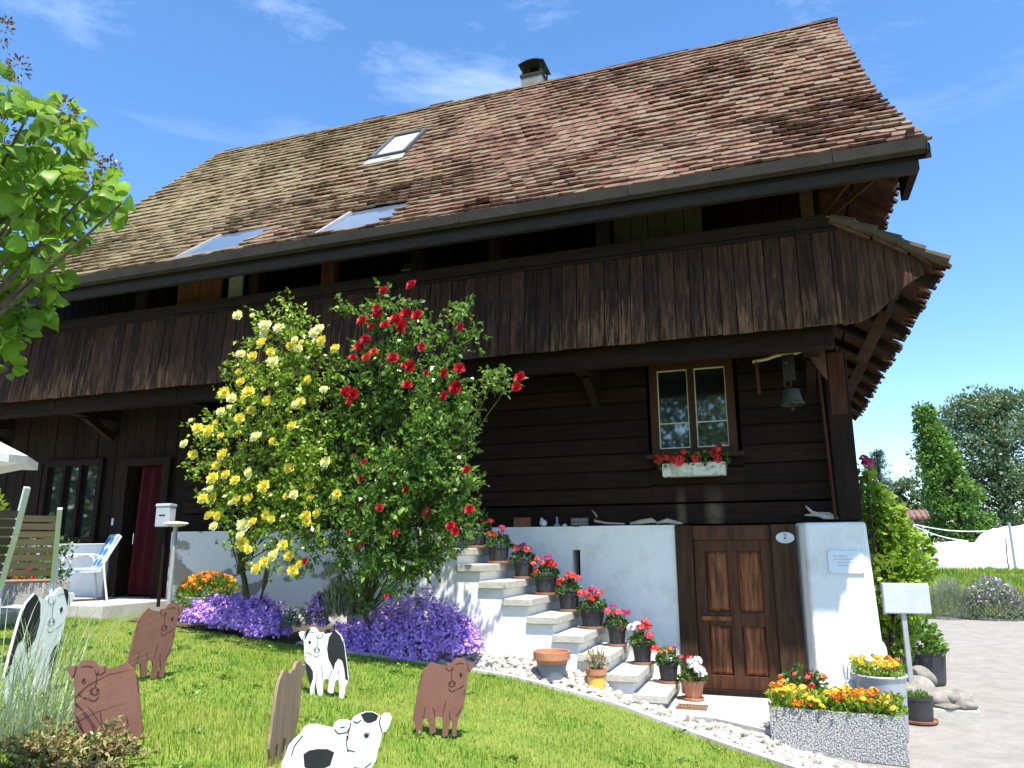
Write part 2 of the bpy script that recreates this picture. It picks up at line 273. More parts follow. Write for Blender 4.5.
# ------------------------------------------------------------------ mesh helpers
class MB:
    """collects shapes, becomes ONE mesh object"""
    def __init__(s): s.v = []; s.f = []; s.r = []
    def add(s, vs, fs, r=None):
        o = len(s.v); s.v += [tuple(map(float, p)) for p in vs]
        r = random.random() if r is None else r
        for f in fs: s.f.append(tuple(i+o for i in f)); s.r.append(r)
        return s
    def hexa(s, p, r=None):
        return s.add(p, [(0, 3, 2, 1), (4, 5, 6, 7), (0, 1, 5, 4), (1, 2, 6, 5), (2, 3, 7, 6), (3, 0, 4, 7)], r)
    def box(s, x0, x1, y0, y1, z0, z1, r=None):
        return s.hexa([(x0, y0, z0), (x1, y0, z0), (x1, y1, z0), (x0, y1, z0), (x0, y0, z1), (x1, y0, z1), (x1, y1, z1), (x0, y1, z1)], r)
    def beam(s, a, b, w, h, up=(0, 0, 1), r=None):
        a = Vector(a); b = Vector(b); d = (b-a).normalized(); up = Vector(up)
        sd_ = d.cross(up)
        if sd_.length < 1e-4: sd_ = d.cross(Vector((0, 1, 0)))
        sd_.normalize(); u = sd_.cross(d).normalized()
        c = [(-w/2, -h/2), (w/2, -h/2), (w/2, h/2), (-w/2, h/2)]
        return s.hexa([a+sd_*x+u*y for x, y in c]+[b+sd_*x+u*y for x, y in c], r)
    def tube(s, pts, rs, n=7, r=None):
        pts = [Vector(p) for p in pts]
        if not hasattr(rs, '__len__'): rs = [rs]*len(pts)
        V = []; F = []
        for i, p in enumerate(pts):
            d = (pts[min(i+1, len(pts)-1)]-pts[max(i-1, 0)]).normalized()
            ref = Vector((0, 0, 1)) if abs(d.z) < .9 else Vector((1, 0, 0))
            a = d.cross(ref).normalized(); b = a.cross(d)
            for k in range(n):
                t = 2*math.pi*k/n; V.append(p+(a*math.cos(t)+b*math.sin(t))*rs[i])
        for i in range(len(pts)-1):
            for k in range(n):
                F.append((i*n+k, i*n+(k+1) % n, (i+1)*n+(k+1) % n, (i+1)*n+k))
        F.append(tuple(range(n))[::-1]); F.append(tuple((len(pts)-1)*n+k for k in range(n)))
        return s.add(V, F, r)
    def lathe(s, prof, c=(0, 0, 0), n=24, r=None, cap=True):
        V = []; F = []
        for (rr, z) in prof:
            for k in range(n):
                t = 2*math.pi*k/n; V.append((c[0]+rr*math.cos(t), c[1]+rr*math.sin(t), c[2]+z))
        for i in range(len(prof)-1):
            for k in range(n): F.append((i*n+k, i*n+(k+1) % n, (i+1)*n+(k+1) % n, (i+1)*n+k))
        if cap:
            F.append(tuple(range(n))[::-1]); F.append(tuple((len(prof)-1)*n+k for k in range(n)))
        return s.add(V, F, r)
    def prism(s, poly, frame, t0, t1, r=None):
        """poly of (u,v); frame = (origin, U, V, N) ; extruded from t0 to t1 along N"""
        o, U, Vv, N = [Vector(q) for q in frame]; n = len(poly)
        P = [o+U*a+Vv*b+N*t0 for a, b in poly]+[o+U*a+Vv*b+N*t1 for a, b in poly]
        return s.add(P, [tuple(range(n))[::-1], tuple(range(n, 2*n))]+[(i, (i+1) % n, n+(i+1) % n, n+i) for i in range(n)], r)
    def build(s, name, m, parent=None, smooth=False, bevel=0.):
        me = bpy.data.meshes.new(name); me.from_pydata(s.v, [], s.f); me.update()
        a = me.attributes.new('rnd', 'FLOAT', 'FACE'); a.data.foreach_set('value', np.array(s.r, 'f'))
        me.materials.append(m)
        if smooth: me.polygons.foreach_set('use_smooth', np.ones(len(me.polygons), bool))
        o = bpy.data.objects.new(name, me); COL.objects.link(o)
        if parent is not None: o.parent = parent
        if bevel:
            b = o.modifiers.new('bevel', 'BEVEL'); b.width = bevel; b.segments = 2; b.limit_method = 'ANGLE'; b.angle_limit = rad(40)
        return o

def mesh_np(name, V, F, R, m, parent=None, smooth=False):
    """V (N,3), F (M,k) with constant k, R (M,)"""
    me = bpy.data.meshes.new(name); k = F.shape[1]
    me.vertices.add(len(V)); me.vertices.foreach_set('co', np.ascontiguousarray(V, 'f').ravel())
    me.loops.add(F.size); me.loops.foreach_set('vertex_index', np.ascontiguousarray(F, 'i').ravel())
    me.polygons.add(len(F)); me.polygons.foreach_set('loop_start', np.arange(0, F.size, k, dtype='i'))
    me.update(calc_edges=True); me.validate()
    a = me.attributes.new('rnd', 'FLOAT', 'FACE'); a.data.foreach_set('value', np.ascontiguousarray(R, 'f'))
    if smooth: me.polygons.foreach_set('use_smooth', np.ones(len(F), bool))
    me.materials.append(m)
    o = bpy.data.objects.new(name, me); COL.objects.link(o)
    if parent is not None: o.parent = parent
    return o

def unit(a): return a/np.maximum(np.linalg.norm(a, axis=-1, keepdims=True), 1e-9)
def leaf_arrays(P, D, L_, W_, fold=.18, up=None):
    """one bent quad per leaf"""
    n = len(P); D = unit(D)
    ref = unit(rng.normal(size=(n, 3)) + (np.array([0, 0, 1.2]) if up is None else up))
    S = unit(np.cross(D, ref)); N = np.cross(S, D)
    L_ = np.broadcast_to(L_, (n,))[:, None]; W_ = np.broadcast_to(W_, (n,))[:, None]
    mid = P+D*L_*.45
    V = np.stack([P, mid+S*W_*.5+N*L_*fold, P+D*L_, mid-S*W_*.5+N*L_*fold], 1).reshape(-1, 3)
    F = np.arange(4*n).reshape(n, 4)
    return V, F
def leaves(name, P, D, L_, W_, m, parent=None, fold=.18, up=None):
    V, F = leaf_arrays(P, D, L_, W_, fold, up)
    return mesh_np(name, V, F, rng.random(len(P)), m, parent)
def ball(n, shell=.5):
    d = unit(rng.normal(size=(n, 3))); r = (shell+(1-shell)*rng.random(n))**.6
    return d*r[:, None], d

def thing(name, label, cat, loc=(0, 0, 0), rz=0., group=None):
    o = bpy.data.objects.new(name, None); COL.objects.link(o)
    o.location = loc; o.rotation_euler = (0, 0, rz); o['label'] = label; o['category'] = cat
    if group: o['group'] = group
    o.empty_display_size = .1
    return o
def tag(o, label, cat, group=None):
    o['label'] = label; o['category'] = cat
    if group: o['group'] = group
    return o
def struct(o): o['kind'] = 'structure'; return o
def stuff(o, label=None, cat=None):
    o['kind'] = 'stuff'
    if label: o['label'] = label
    if cat: o['category'] = cat
    return o
def place(mesh_obj, parent, loc, rot=(0, 0, 0), sc=1.):
    """another object on the same mesh"""
    o = mesh_obj.copy(); COL.objects.link(o); o.parent = parent; o.location = loc; o.rotation_euler = rot
    o.scale = (sc, sc, sc) if not hasattr(sc, '__len__') else sc
    return o

# ================================================================== GROUND
def axis(lo, hi, fine_lo, fine_hi, step):
    a = list(np.arange(fine_lo, fine_hi+1e-6, step)); x = fine_hi; d = step
    while x < hi: d *= 1.5; x += d; a.append(min(x, hi))
    x = fine_lo; d = step
    while x > lo: d *= 1.5; x -= d; a.insert(0, max(x, lo))
    return np.array(a)
gx = axis(-900, 900, -14, 10, .25); gy = axis(-60, 1500, -10, 26, .25)
XX, YY = np.meshgrid(gx, gy); ZZ = g(XX, YY)
V = np.stack([XX, YY, ZZ], -1).reshape(-1, 3); nx, ny = len(gx), len(gy)
ii = np.arange(nx*ny).reshape(ny, nx)
F = np.stack([ii[:-1, :-1], ii[:-1, 1:], ii[1:, 1:], ii[1:, :-1]], -1).reshape(-1, 4)
struct(mesh_np('ground', V, F, rng.random(len(F)), Mland, smooth=True))

def sheet(name, poly, m, dz=.004, step=.2, zfun=None):
    """a draped sheet over the terrain inside a polygon"""
    bm = bmesh.new(); vs_ = [bm.verts.new((x, y, 0)) for x, y in poly]; bm.faces.new(vs_)
    xs = [p[0] for p in poly]; ys = [p[1] for p in poly]
    for a0, a1, k in ((min(xs), max(xs), 0), (min(ys), max(ys), 1)):
        c = math.ceil(a0/step)*step
        while c < a1:
            co = (c, 0, 0) if k == 0 else (0, c, 0); no = (1, 0, 0) if k == 0 else (0, 1, 0)
            bmesh.ops.bisect_plane(bm, geom=bm.verts[:]+bm.edges[:]+bm.faces[:], plane_co=co, plane_no=no); c += step
    for v in bm.verts: v.co.z = (zfun(v.co.x, v.co.y) if zfun else G(v.co.x, v.co.y)) + dz
    bmesh.ops.recalc_face_normals(bm, faces=bm.faces[:])
    if sum(f.normal.z for f in bm.faces) < 0: bmesh.ops.reverse_faces(bm, faces=bm.faces[:])
    me = bpy.data.meshes.new(name); bm.to_mesh(me); bm.free(); me.materials.append(m)
    o = bpy.data.objects.new(name, me); COL.objects.link(o); return o

EDGE = [(.35, -2.62), (0, -2.36), (-.83, -1.90), (-1.66, -1.66), (-2.7, -1.60), (-3.6, -1.62), (-4.3, -1.68), (-5.0, -1.72), (-5.8, -1.60), (-6.8, -1.52), (-7.9, -1.50)]
ex = np.array([p[0] for p in EDGE])[::-1]; ey = np.array([p[1] for p in EDGE])[::-1]
def yedge(x): return np.interp(x, ex, ey)
struct(sheet('driveway', [(1.0, -9.5), (9, -9.5), (9, 13.2), (.9, 13.2), (.9, .1), (.2, .1), (.2, -1.3), (-.1, -1.6), (.4, -1.95), (.62, -2.45), (.8, -3.2)], Masph, .004, .5))
struct(sheet('lawn', [(.35, -2.62)]+EDGE[1:]+[(-9.3, -1.5), (-13, -1.5), (-13, -9.5), (1.0, -9.5), (.8, -3.2)], Mturf, .008, .25))
struct(sheet('planting_bed', [(p[0], p[1]+.10) for p in EDGE[3:]]+[(-8.5, -.05), (-1.1, -.05)], Msoil, .012, .25))
# concrete edging strip between lawn and gravel
mb = MB()
for (a, b) in zip(EDGE[:7], EDGE[1:8]):
    for k in range(4):
        p = np.array(a)+(np.array(b)-a)*k/4; q = np.array(a)+(np.array(b)-a)*(k+1)/4
        d = unit(q-p); n_ = np.array([d[1], -d[0]])*.075
        if n_[1] < 0: n_ = -n_
        z0, z1 = G(*p), G(*q)
        mb.hexa([(p[0], p[1], z0-.2), (q[0], q[1], z1-.2), (q[0]+n_[0], q[1]+n_[1], z1-.2), (p[0]+n_[0], p[1]+n_[1], z0-.2),
                 (p[0], p[1], z0+.035), (q[0], q[1], z1+.035), (q[0]+n_[0], q[1]+n_[1], z1+.035), (p[0]+n_[0], p[1]+n_[1], z0+.035)])
struct(mb.build('kerb', Mconc))
# door slab
mb = MB(); mb.prism([(-1.34, .1), (-1.34, -1.0), (-.75, -1.15), (-.2, -1.52), (.15, -1.25), (.35, -.6), (.2, .1)], ((0, 0, 0), (1, 0, 0), (0, 1, 0), (0, 0, 1)), 0, .25)
struct(mb.build('door_slab_pavement', Mconc, bevel=.01))
# terrace
mb = MB(); mb.prism([(-15, .3), (-15, -6.6), (-8.0, -6.6), (-7.2, -4.6), (-9.35, -1.35), (-8.45, -1.30), (-8.45, .3)], ((0, 0, 0), (1, 0, 0), (0, 1, 0), (0, 0, 1)), .5, 1.13)
struct(mb.build('terrace_pavement', Mconc, bevel=.015))

# gravel strip: pale pebbles between kerb and steps
def pebble_mesh():
    bm = bmesh.new(); bmesh.ops.create_icosphere(bm, subdivisions=1, radius=1)
    v = np.array([x.co[:] for x in bm.verts]); f = np.array([[q.index for q in t.verts] for t in bm.faces]); bm.free(); return v, f
pv, pf = pebble_mesh()
def pebbles(name, pts, smin, smax, m, parent=None, flat=.6, subd=None):
    n = len(pts); sz = smin+(smax-smin)*rng.random(n)**2
    Vs = []; Fs = []; Rs = []
    for i, p in enumerate(pts):
        a = rng.random()*6.28; c, s = math.cos(a), math.sin(a)
        w = pv*(1+rng.normal(size=(len(pv), 1))*.13)*np.array([1, .6+.4*rng.random(), flat*(.7+.5*rng.random())])*sz[i]
        w = w@np.array([[c, s, 0], [-s, c, 0], [0, 0, 1]])
        Vs.append(w+np.array(p)+[0, 0, sz[i]*flat*.45]); Fs.append(pf+i*len(pv)); Rs += [rng.random()]*len(pf)
    return mesh_np(name, np.concatenate(Vs), np.concatenate(Fs), np.array(Rs), m, parent)
pts = []
while len(pts) < 3000:
    x = -5.2+5.9*rng.random()**.9; lo = yedge(x)+.09
    hi = -1.03 if x < -1.2 else min(-1.0-.62*(x+1.2), -.9) if x < -.2 else lo+.42
    if x > -.18: hi = min(hi, -1.86+.0*x) if x < .9 else hi
    if hi <= lo: continue
    y = lo+(hi-lo)*rng.random()
    z = G(x, y)+.01+.10*max(0, (y-lo)/(max(hi-lo, .3)))*(1 if x < -1.2 else .3)
    pts.append((x, y, z))
stuff(pebbles('gravel', pts, .014, .055, Mpeb), 'strip of pale pebbles along the foot of the steps', 'gravel')
struct(sheet('gravel_bed_path', [(p[0], p[1]+.07) for p in EDGE[:7]]+[(-4.3, -1.0), (-1.25, -1.0), (-.7, -1.15), (-.2, -1.5), (.4, -1.95), (.9, -2.2)], Mconc, .016, .2))

# grass blades
def grass(name, n, xr, yr, h0, h1, w, m, cond, lean=.5):
    x = xr[0]+(xr[1]-xr[0])*rng.random(n); y = yr[0]+(yr[1]-yr[0])*rng.random(n)
    k = cond(x, y); x, y = x[k], y[k]; n = len(x); z = g(x, y)+.004
    h = h0+(h1-h0)*rng.random(n)**1.5; a = rng.random(n)*6.283; l = lean*rng.random(n)*h
    patch = .75+.35*np.sin(x*1.7+np.sin(y*2.3))*np.sin(y*1.9+x*.6)
    h *= np.clip(patch+.35*rng.random(n), .5, 1.5)
    a2 = rng.random(n)*6.283
    s = np.stack([np.cos(a), np.sin(a), 0*a], 1)*w*(.6+.8*rng.random(n))[:, None]*.5
    b = np.stack([x, y, z], 1); le = np.stack([np.cos(a2), np.sin(a2), 0*a2], 1)*l[:, None]
    mid = b+le*.35+np.array([0, 0, 1])*h[:, None]*.6; tip = b+le+np.array([0, 0, 1])*h[:, None]
    V = np.stack([b-s, b+s, mid+s*.7, mid-s*.7, tip], 1).reshape(-1, 3)
    q = np.arange(n)[:, None]*5
    F1 = q+np.array([[0, 1, 2]]); F2 = q+np.array([[0, 2, 3]]); F3 = q+np.array([[3, 2, 4]])
    F = np.concatenate([F1, F2, F3]); R = np.tile(rng.random(n), 3)
    return mesh_np(name, V, F, R, m)
TERR = [(-8.0, -6.6), (-7.2, -4.6), (-9.35, -1.35)]
def on_lawn(x, y):
    d = np.hypot(x-CAM[0], y-CAM[1]); keep = rng.random(len(x)) < np.clip(6.0/np.maximum(d, .5), .35, 1)
    tx = np.interp(y, [-6.6, -4.6, -1.35], [-8.0, -7.2, -9.35])
    return keep & (y < yedge(x)-.01) & (x > tx-.02) & (x < .8-.0*y) & ((y < -3.0) | (x < .35)) & (d > 1.2)
o = grass('grass', 150000, (-9.4, .8), (-7.2, -1.45), .022, .055, .0065, Mgrass, on_lawn)
stuff(o, 'short sunlit lawn grass sloping up to the terrace', 'grass')

# broad leaved weeds in the lawn
n = 0; P = []; D = []
while n < 130:
    x, y = random.uniform(-8, 0), random.uniform(-6.6, -1.7)
    if y > yedge(x)-.05 or x < np.interp(y, [-6.6, -4.6, -1.35], [-8.0, -7.2, -9.35]): continue
    k = random.randint(6, 16); a = rng.random(k)*6.283; n += 1
    P.append(np.stack([x+.04*np.cos(a)*rng.random(k)*1.6, y+.04*np.sin(a)*rng.random(k)*1.6, np.full(k, G(x, y)+.018)], 1)); D.append(np.stack([np.cos(a), np.sin(a), .35+.5*rng.random(k)], 1))
P = np.concatenate(P); D = np.concatenate(D)
stuff(leaves('lawn_weeds', P, D, .045*(.6+.8*rng.random(len(P))), .024, Mivy), 'broad leaved weeds scattered through the lawn', 'weeds')

# ================================================================== FARMHOUSE
H = thing('farmhouse', 'old timber farmhouse with brown tiled roof, long wooden balcony and white plastered base', 'house')
XL, XR = -12.25, 1.63
# masonry base
FR = ((0, 0, 0), (1, 0, 0), (0, 0, 1), (0, 1, 0))
mb = MB()
mb.box(-3.95, -2.43, 0, .6, 0, 2.105); mb.box(-2.33, -1.18, 0, .6, 0, 2.107); mb.box(-2.44, -2.32, .002, .6, 0, 1.5); mb.box(-2.44, -2.32, .003, .6, 1.82, 2.1)
plinth = mb.build('plinth_wall', Mwhite, H)
mb = MB(); mb.box(-14, -9.95, .03, .6, .9, 1.93); mb.build('terrace_low_wall', Mwhite, H)
mb = MB(); mb.box(-8.55, -3.94, -.12, .6, 0, 2.1); mb.build('porch_wall', Mpatchy, H)['label'] = 'patchy plaster wall behind the rose bushes'
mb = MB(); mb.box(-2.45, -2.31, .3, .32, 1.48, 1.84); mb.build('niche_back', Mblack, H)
# landing wall in front of the raised porch, left of the steps
mb = MB(); mb.box(-4.95, -4.05, -1.0, .05, .3, 2.03); mb.build('porch_landing', Mwhite, H, bevel=.012)
# battered corner pier, right of the door
mb = MB()
mb.prism([(.148, .1), (.255, -.13), (.86, -.13), (.86, .6), (.148, .6)], ((0, 0, 0), (1, 0, 0), (0, 1, 0), (0, 0, 1)), 0, 2.11)
for i_, v_ in enumerate(mb.v):
    x_, y_, z_ = v_; q_ = 1-z_/2.11
    mb.v[i_] = (x_+(.055*q_ if x_ > .5 else -.02*q_), y_-(.10*q_ if y_ < 0 else 0), z_)
mb.build('corner_pier', Mwhite, H, bevel=.03)
mb = MB(); mb.box(.845, .86, .6, 8, 0, 2.1); mb.box(-14, .86, 8, 8.2, 0, 6.5); mb.build('rear_base_wall', Mwhite, H)

# log wall
def logs(x0, x1, z0, z1, y, name, hgt=.215):
    mb = MB(); z = z0; i = 0
    while z < z1-.02:
        h = min(hgt*(.9+.2*random.random()), z1-z); d = random.uniform(-.012, .012)
        # slightly wavy log face in three lengths
        xs = [x0+(x1-x0)*k/6 for k in range(7)]
        zt = [z+h+random.uniform(-.006, .006) for _ in xs]; zb = [z+.006+random.uniform(-.003, .003) for _ in xs]
        r = random.random()
        for k in range(6):
            mb.hexa([(xs[k], y+d, zb[k]+.012), (xs[k+1], y+d, zb[k+1]+.012), (xs[k+1], y+.2, zb[k+1]+.012), (xs[k], y+.2, zb[k]+.012),
                     (xs[k], y+d, zt[k]-.008), (xs[k+1], y+d, zt[k+1]-.008), (xs[k+1], y+.2, zt[k+1]-.008), (xs[k], y+.2, zt[k]-.008)], r)
            mb.hexa([(xs[k], y+d+.03, zt[k]-.008), (xs[k+1], y+d+.03, zt[k+1]-.008), (xs[k+1], y+.2, zt[k+1]-.008), (xs[k], y+.2, zt[k]-.008),
                     (xs[k], y+d+.03, zt[k]+.02), (xs[k+1], y+d+.03, zt[k+1]+.02), (xs[k+1], y+.2, zt[k+1]+.02), (xs[k], y+.2, zt[k]+.02)], r*.5)
        z += h
    return mb.build(name, Wl, H)
logs(-8.6, -1.46, 2.36, 4.12, .12, 'log_wall'); logs(-.36, .76, 2.36, 4.12, .121, 'log_wall'); logs(-1.46, -.36, 2.36, 2.96, .122, 'log_wall'); logs(-1.46, -.36, 4.08, 4.12, .123, 'log_wall')
mb = MB(); mb.box(-8.6, .80, .09, .35, 2.115, 2.355, .3); mb.build('sill_beam', Wl, H, bevel=.012)
# left part: upright planks
mb = MB(); x = -14.0
while x < -8.6:
    w = random.uniform(.16, .24)
    if not (-9.75 < x+w/2 < -8.95): mb.box(x, x+w-.012, .14+random.uniform(0, .012), .3, 1.94 if not (-11.6 < x+w/2 < -10.3) else 3.26, 4.15)
    else: mb.box(x, x+w-.012, .14, .3, 3.2, 4.15)
    x += w
mb.box(-8.95, -8.6, .141, .3, 1.1, 3.2); mb.box(-9.95, -9.75, .142, .3, 1.1, 3.2); mb.box(-11.6, -10.3, .15, .3, 1.94, 2.04)
mb.build('plank_wall', Wv, H)
mb = MB(); mb.box(-11.2, .55, .5, .52, 2.1, 6.4); mb.build('inner_wall', Mblack, H)
mb = MB(); mb.box(.60, .76, .35, 8, 2.1, 4.15); mb.box(.60, .74, .35, 8, 4.15, 6.6)
mb.build('gable_wall', Wl, H)
mb = MB(); mb.prism([(.3, 6.5), (7.9, 6.5), (4, 10.6)], ((.55, 0, 0), (0, 1, 0), (0, 0, 1), (1, 0, 0)), 0, .12); mb.prism([(.3, 6.5), (7.9, 6.5), (4, 10.6)], ((-11.3, 0, 0), (0, 1, 0), (0, 0, 1), (1, 0, 0)), 0, .12); mb.box(-14, .76, 7.8, 8, 2.1, 6.5)
mb.box(-11.3, -11.18, .5, 7.9, 4.1, 6.5)
mb.build('gable_planks', Wv, H)
# upper wall behind the balcony
mb = MB(); x = -14
while x < .75:
    w = random.uniform(.17, .25); mb.box(x, min(x+w-.01, .75), .14+random.uniform(0, .015), .3, 4.15, 6.75); x += w
mb.build('upper_plank_wall', Wv, H)

# corner post with the red brown head, thin pole
mb = MB(); mb.box(.60, .845, -.04, .2, 2.13, 4.02); mb.build('corner_post', Wv, H, bevel=.012)
mb = MB(); mb.box(.635, .81, -.055, .18, 3.30, 4.02); mb.build('post_cladding', Wr, H, bevel=.01)
mb = MB(); mb.tube([(.53, -.12, 4.05), (.555, -.10, 3.0), (.57, -.08, 2.14)], .018, 6); mb.build('corner_pole', Wr, H)

# balcony
mb = MB(); mb.box(-14, .70, -1.06, .14, 4.08, 4.16); mb.build('balcony_floor', Wd, H)
mb = MB(); mb.box(-14, .66, -1.03, -.83, 3.86, 4.078); mb.build('balcony_beam', Wd, H, bevel=.01)
for x in (-12.6, -10.2, -7.9, -5.6, -2.1, .45):
    mb = MB(); mb.beam((x, .1, 3.96), (x, -1.04, 3.96), .17, .15); mb.build('balcony_joist', Wd, H)
    mb = MB(); mb.beam((x, .12, 3.62), (x, -.42, 3.90), .10, .10); mb.build('balcony_bracket', Wd, H)
mb = MB(); x = -14.0
while x < .73:
    w = random.uniform(.135, .175); x1 = min(x+w, .745); dy = random.uniform(-.008, .008); b = random.uniform(-.006, .006)
    r = random.random()*.8+(.2 if x > -1.2 else 0)
    xa, xb = x+.004, x1-.005; zb = 4.03+b
    mb.hexa([(xa, -1.13+dy-.085, zb), (xb, -1.13+dy-.085, zb+random.uniform(-.003, .003)), (xb, -1.10+dy-.085, zb), (xa, -1.10+dy-.085, zb), (xa, -1.13+dy, 5.09), (xb, -1.13+dy, 5.09), (xb, -1.10+dy, 5.09), (xa, -1.10+dy, 5.09)], r)
    x = x1
mb.build('balcony_boards', Wb, H)
mb = MB(); mb.box(-14, .74, -1.075, -1.055, 4.1, 5.08); mb.build('board_backing', Mblack, H)
mb = MB(); mb.box(-14, .80, -1.17, -1.0, 5.10, 5.235, .5); mb.box(-14, .78, -1.15, -1.02, 5.055, 5.098, .2); mb.build('balcony_rail', Wd, H, bevel=.008)
for x, w, m in ((.52, .13, Wp), (-1.70, .16, Wv), (-3.05, .14, Wv), (-5.42, .2, Wr), (-8.6, .22, Wv), (-11.5, .2, Wv), (-4.1, .18, Wv), (-6.6, .16, Wv)):
    mb = MB(); mb.box(x-w/2, x+w/2, -1.08, -.94, 5.236, 6.05); mb.build('balcony_post', m, H, bevel=.006)
mb = MB()
for k in range(5): mb.box(-1.60+k*.205, -1.40+k*.205-.006, -.90, -.87, 5.2, 6.0)
mb.build('grey_panel', Wg, H)['label'] = 'grey green boarded panel above the rail'
mb = MB(); mb.box(-7.22, -6.98, -.86, -.83, 5.2, 6.1); mb.build('pale_panel', mat('pale grey sheet', (.30, .31, .33), (.38, .39, .40), rough=.6), H)
mb = MB()
for k in range(4): mb.box(-8.10+k*.2, -7.91+k*.2, -.90, -.87, 5.2, 6.1)
mb.build('red_brown_panel', mat('bright red brown boards', (.10, .03, .014), (.20, .07, .03), rough=.7, scale=3, stretch=(6, 6, .7)), H)['label'] = 'reddish boarded panel above the rail'
wf = MB().box(-5.15, -4.45, .10, .14, 5.4, 6.2); wfo = wf.build('upper_window', Wv, H)
mb = MB(); mb.box(-4.92, -4.64, .085, .099, 5.62, 5.92); mb.build('pane', mat('upper window pane', (.10, .16, .30), rough=.1, spec=.8), wfo)  # blue reflection is put into the pane's base colour
mb = MB(); mb.box(-4.95, -4.61, .07, .1, 5.80, 5.825); mb.build('muntin', Mwmetal, wfo)
# diagonal braces under the eave at the corner
mb = MB(); mb.beam((.62, -1.0, 5.26), (1.15, -1.45, 5.70), .035, .05); mb.beam((.70, -.95, 5.26), (1.42, -1.2, 5.72), .03, .04)
mb.build('eave_brace', Wr, H)

# ---- the pent roof along the gable, and its boarded front
PR = [(.74, 5.16), (1.10, 4.95), (1.42, 4.74), (1.72, 4.52)]      # (X, z), top line at the front
mb = MB(); xs = [.748, .90, 1.05, 1.19, 1.31, 1.42, 1.53]
def zbot(x): return float(np.interp(x, [.74, .92, 1.06, 1.2, 1.32, 1.45, 1.56], [4.03, 4.05, 4.12, 4.24, 4.36, 4.44, 4.50]))
def ztop(x): return float(np.interp(x, [p[0] for p in PR], [p[1]-.05 for p in PR]))
for xa, xb in zip(xs, xs[1:]):
    d = random.uniform(-.006, .006); xb -= .006
    mb.hexa([(xa, -1.145+d, zbot(xa)), (xb, -1.145+d, zbot(xb)), (xb, -1.115+d, zbot(xb)), (xa, -1.115+d, zbot(xa)), (xa, -1.13+d, ztop(xa)), (xb, -1.13+d, ztop(xb)), (xb, -1.1+d, ztop(xb)), (xa, -1.1+d, ztop(xa))], .55+.4*random.random())
mb.build('pent_front_boards', Wb, H)

def tile_rows(prof, w0, w1, axis_map, mbk, tw=.175, expo=.235, thick=.02, skip=None, lift=.042, jitter=.012, rnd_=.028):
    """rows of plain tiles with rounded ends; prof: (d, z) from eave up; axis_map(t, d, z) -> xyz, t along the eave"""
    prof = np.array(prof, float); seg = np.hypot(*np.diff(prof, axis=0).T); S = np.concatenate([[0], np.cumsum(seg)]); tot = S[-1]
    def pos(s):
        return np.array([np.interp(s, S, prof[:, 0]), np.interp(s, S, prof[:, 1])])
    def ext(s):
        if s < 0:
            d = unit(prof[1]-prof[0]); return prof[0]+d*s
        if s > tot:
            d = unit(prof[-1]-prof[-2]); return prof[-1]+d*(s-tot)
        return pos(s)
    n = int(tot/expo); e = tot/n; row = 0
    ph = [random.random()*6.28 for _ in range(4)]
    def wob(t, i): return .010*math.sin(t*1.3+ph[0]+i*.5)+.008*math.sin(t*3.1+ph[1]-i*.8)+.006*math.sin(t*6.7+ph[2]+i*1.7)
    for i in range(n):
        s0 = i*e; off = (i % 2)*tw/2; t = w0-off
        while t < w1-.01:
            a, b = max(t, w0)+.0015, min(t+tw, w1)-.0015
            if b-a > .03 and not (skip and skip((a+b)/2, s0, ext(s0))):
                sj = s0-.03+random.uniform(-jitter, jitter)*1.2+wob(t, i)*(1 if i else .3)*(2.2 if random.random() < .02 else 1); l = wob(t*.7, i*.3+9)*.8+lift*(random.uniform(.80, 1.28) if rnd_ < .05 else random.uniform(.7, 1.45)); tl = random.uniform(-.0035, .0035)
                p0 = ext(sj); p1 = ext(sj+.06); p2 = ext(sj+e+.09)
                dr = unit(ext(sj+.1)-ext(sj-.1)); nr = np.array([-dr[1], dr[0]])
                if nr[1] < 0: nr = -nr
                q = (b-a)
                ts = [a, a+q*(.22 if rnd_ < .05 else .36), b-q*(.22 if rnd_ < .05 else .36), b]
                lows = [ext(sj+rnd_), p0, p0, ext(sj+rnd_)]
                V = []
                for k in range(4): V.append(axis_map(ts[k], *(lows[k]+nr*(l+tl*(k-1.5)))))
                V.append(axis_map(b, *(p2+nr*.010))); V.append(axis_map(a, *(p2+nr*.010)))
                for k in range(4): V.append(axis_map(ts[k], *(lows[k]+nr*(l+tl*(k-1.5)-thick))))
                V.append(axis_map(b, *(p2-nr*.008))); V.append(axis_map(a, *(p2-nr*.008)))
                mbk.add(V, [(0, 1, 2, 3, 4, 5), (6, 7, 1, 0), (7, 8, 2, 1), (8, 9, 3, 2), (3, 9, 10, 4), (0, 5, 11, 6)], random.random())
            t += tw
mb = MB()
PRr = [(p[0], p[1]) for p in PR][::-1]
tile_rows(PRr, -1.20, 8.1, lambda t, d, z: (d, t, z), mb, expo=.2, thick=.03, lift=.055, rnd_=.085, jitter=.02)
mb.build('pent_roof_tiles', Mtile, H)
mb = MB()
for (xa, za), (xb, zb_) in zip(PR, PR[1:]):
    if xb > 1.6: xb, zb_ = 1.62, float(np.interp(1.62, [p[0] for p in PR], [p[1] for p in PR]))
    mb.hexa([(xa, -1.18, za-.055), (xb-.03, -1.18, zb_-.055), (xb-.03, 8, zb_-.055), (xa, 8, za-.055), (xa, -1.18, za-.03), (xb-.03, -1.18, zb_-.03), (xb-.03, 8, zb_-.03), (xa, 8, za-.03)])
mb.build('pent_roof_boarding', Wp, H)
y = -.9
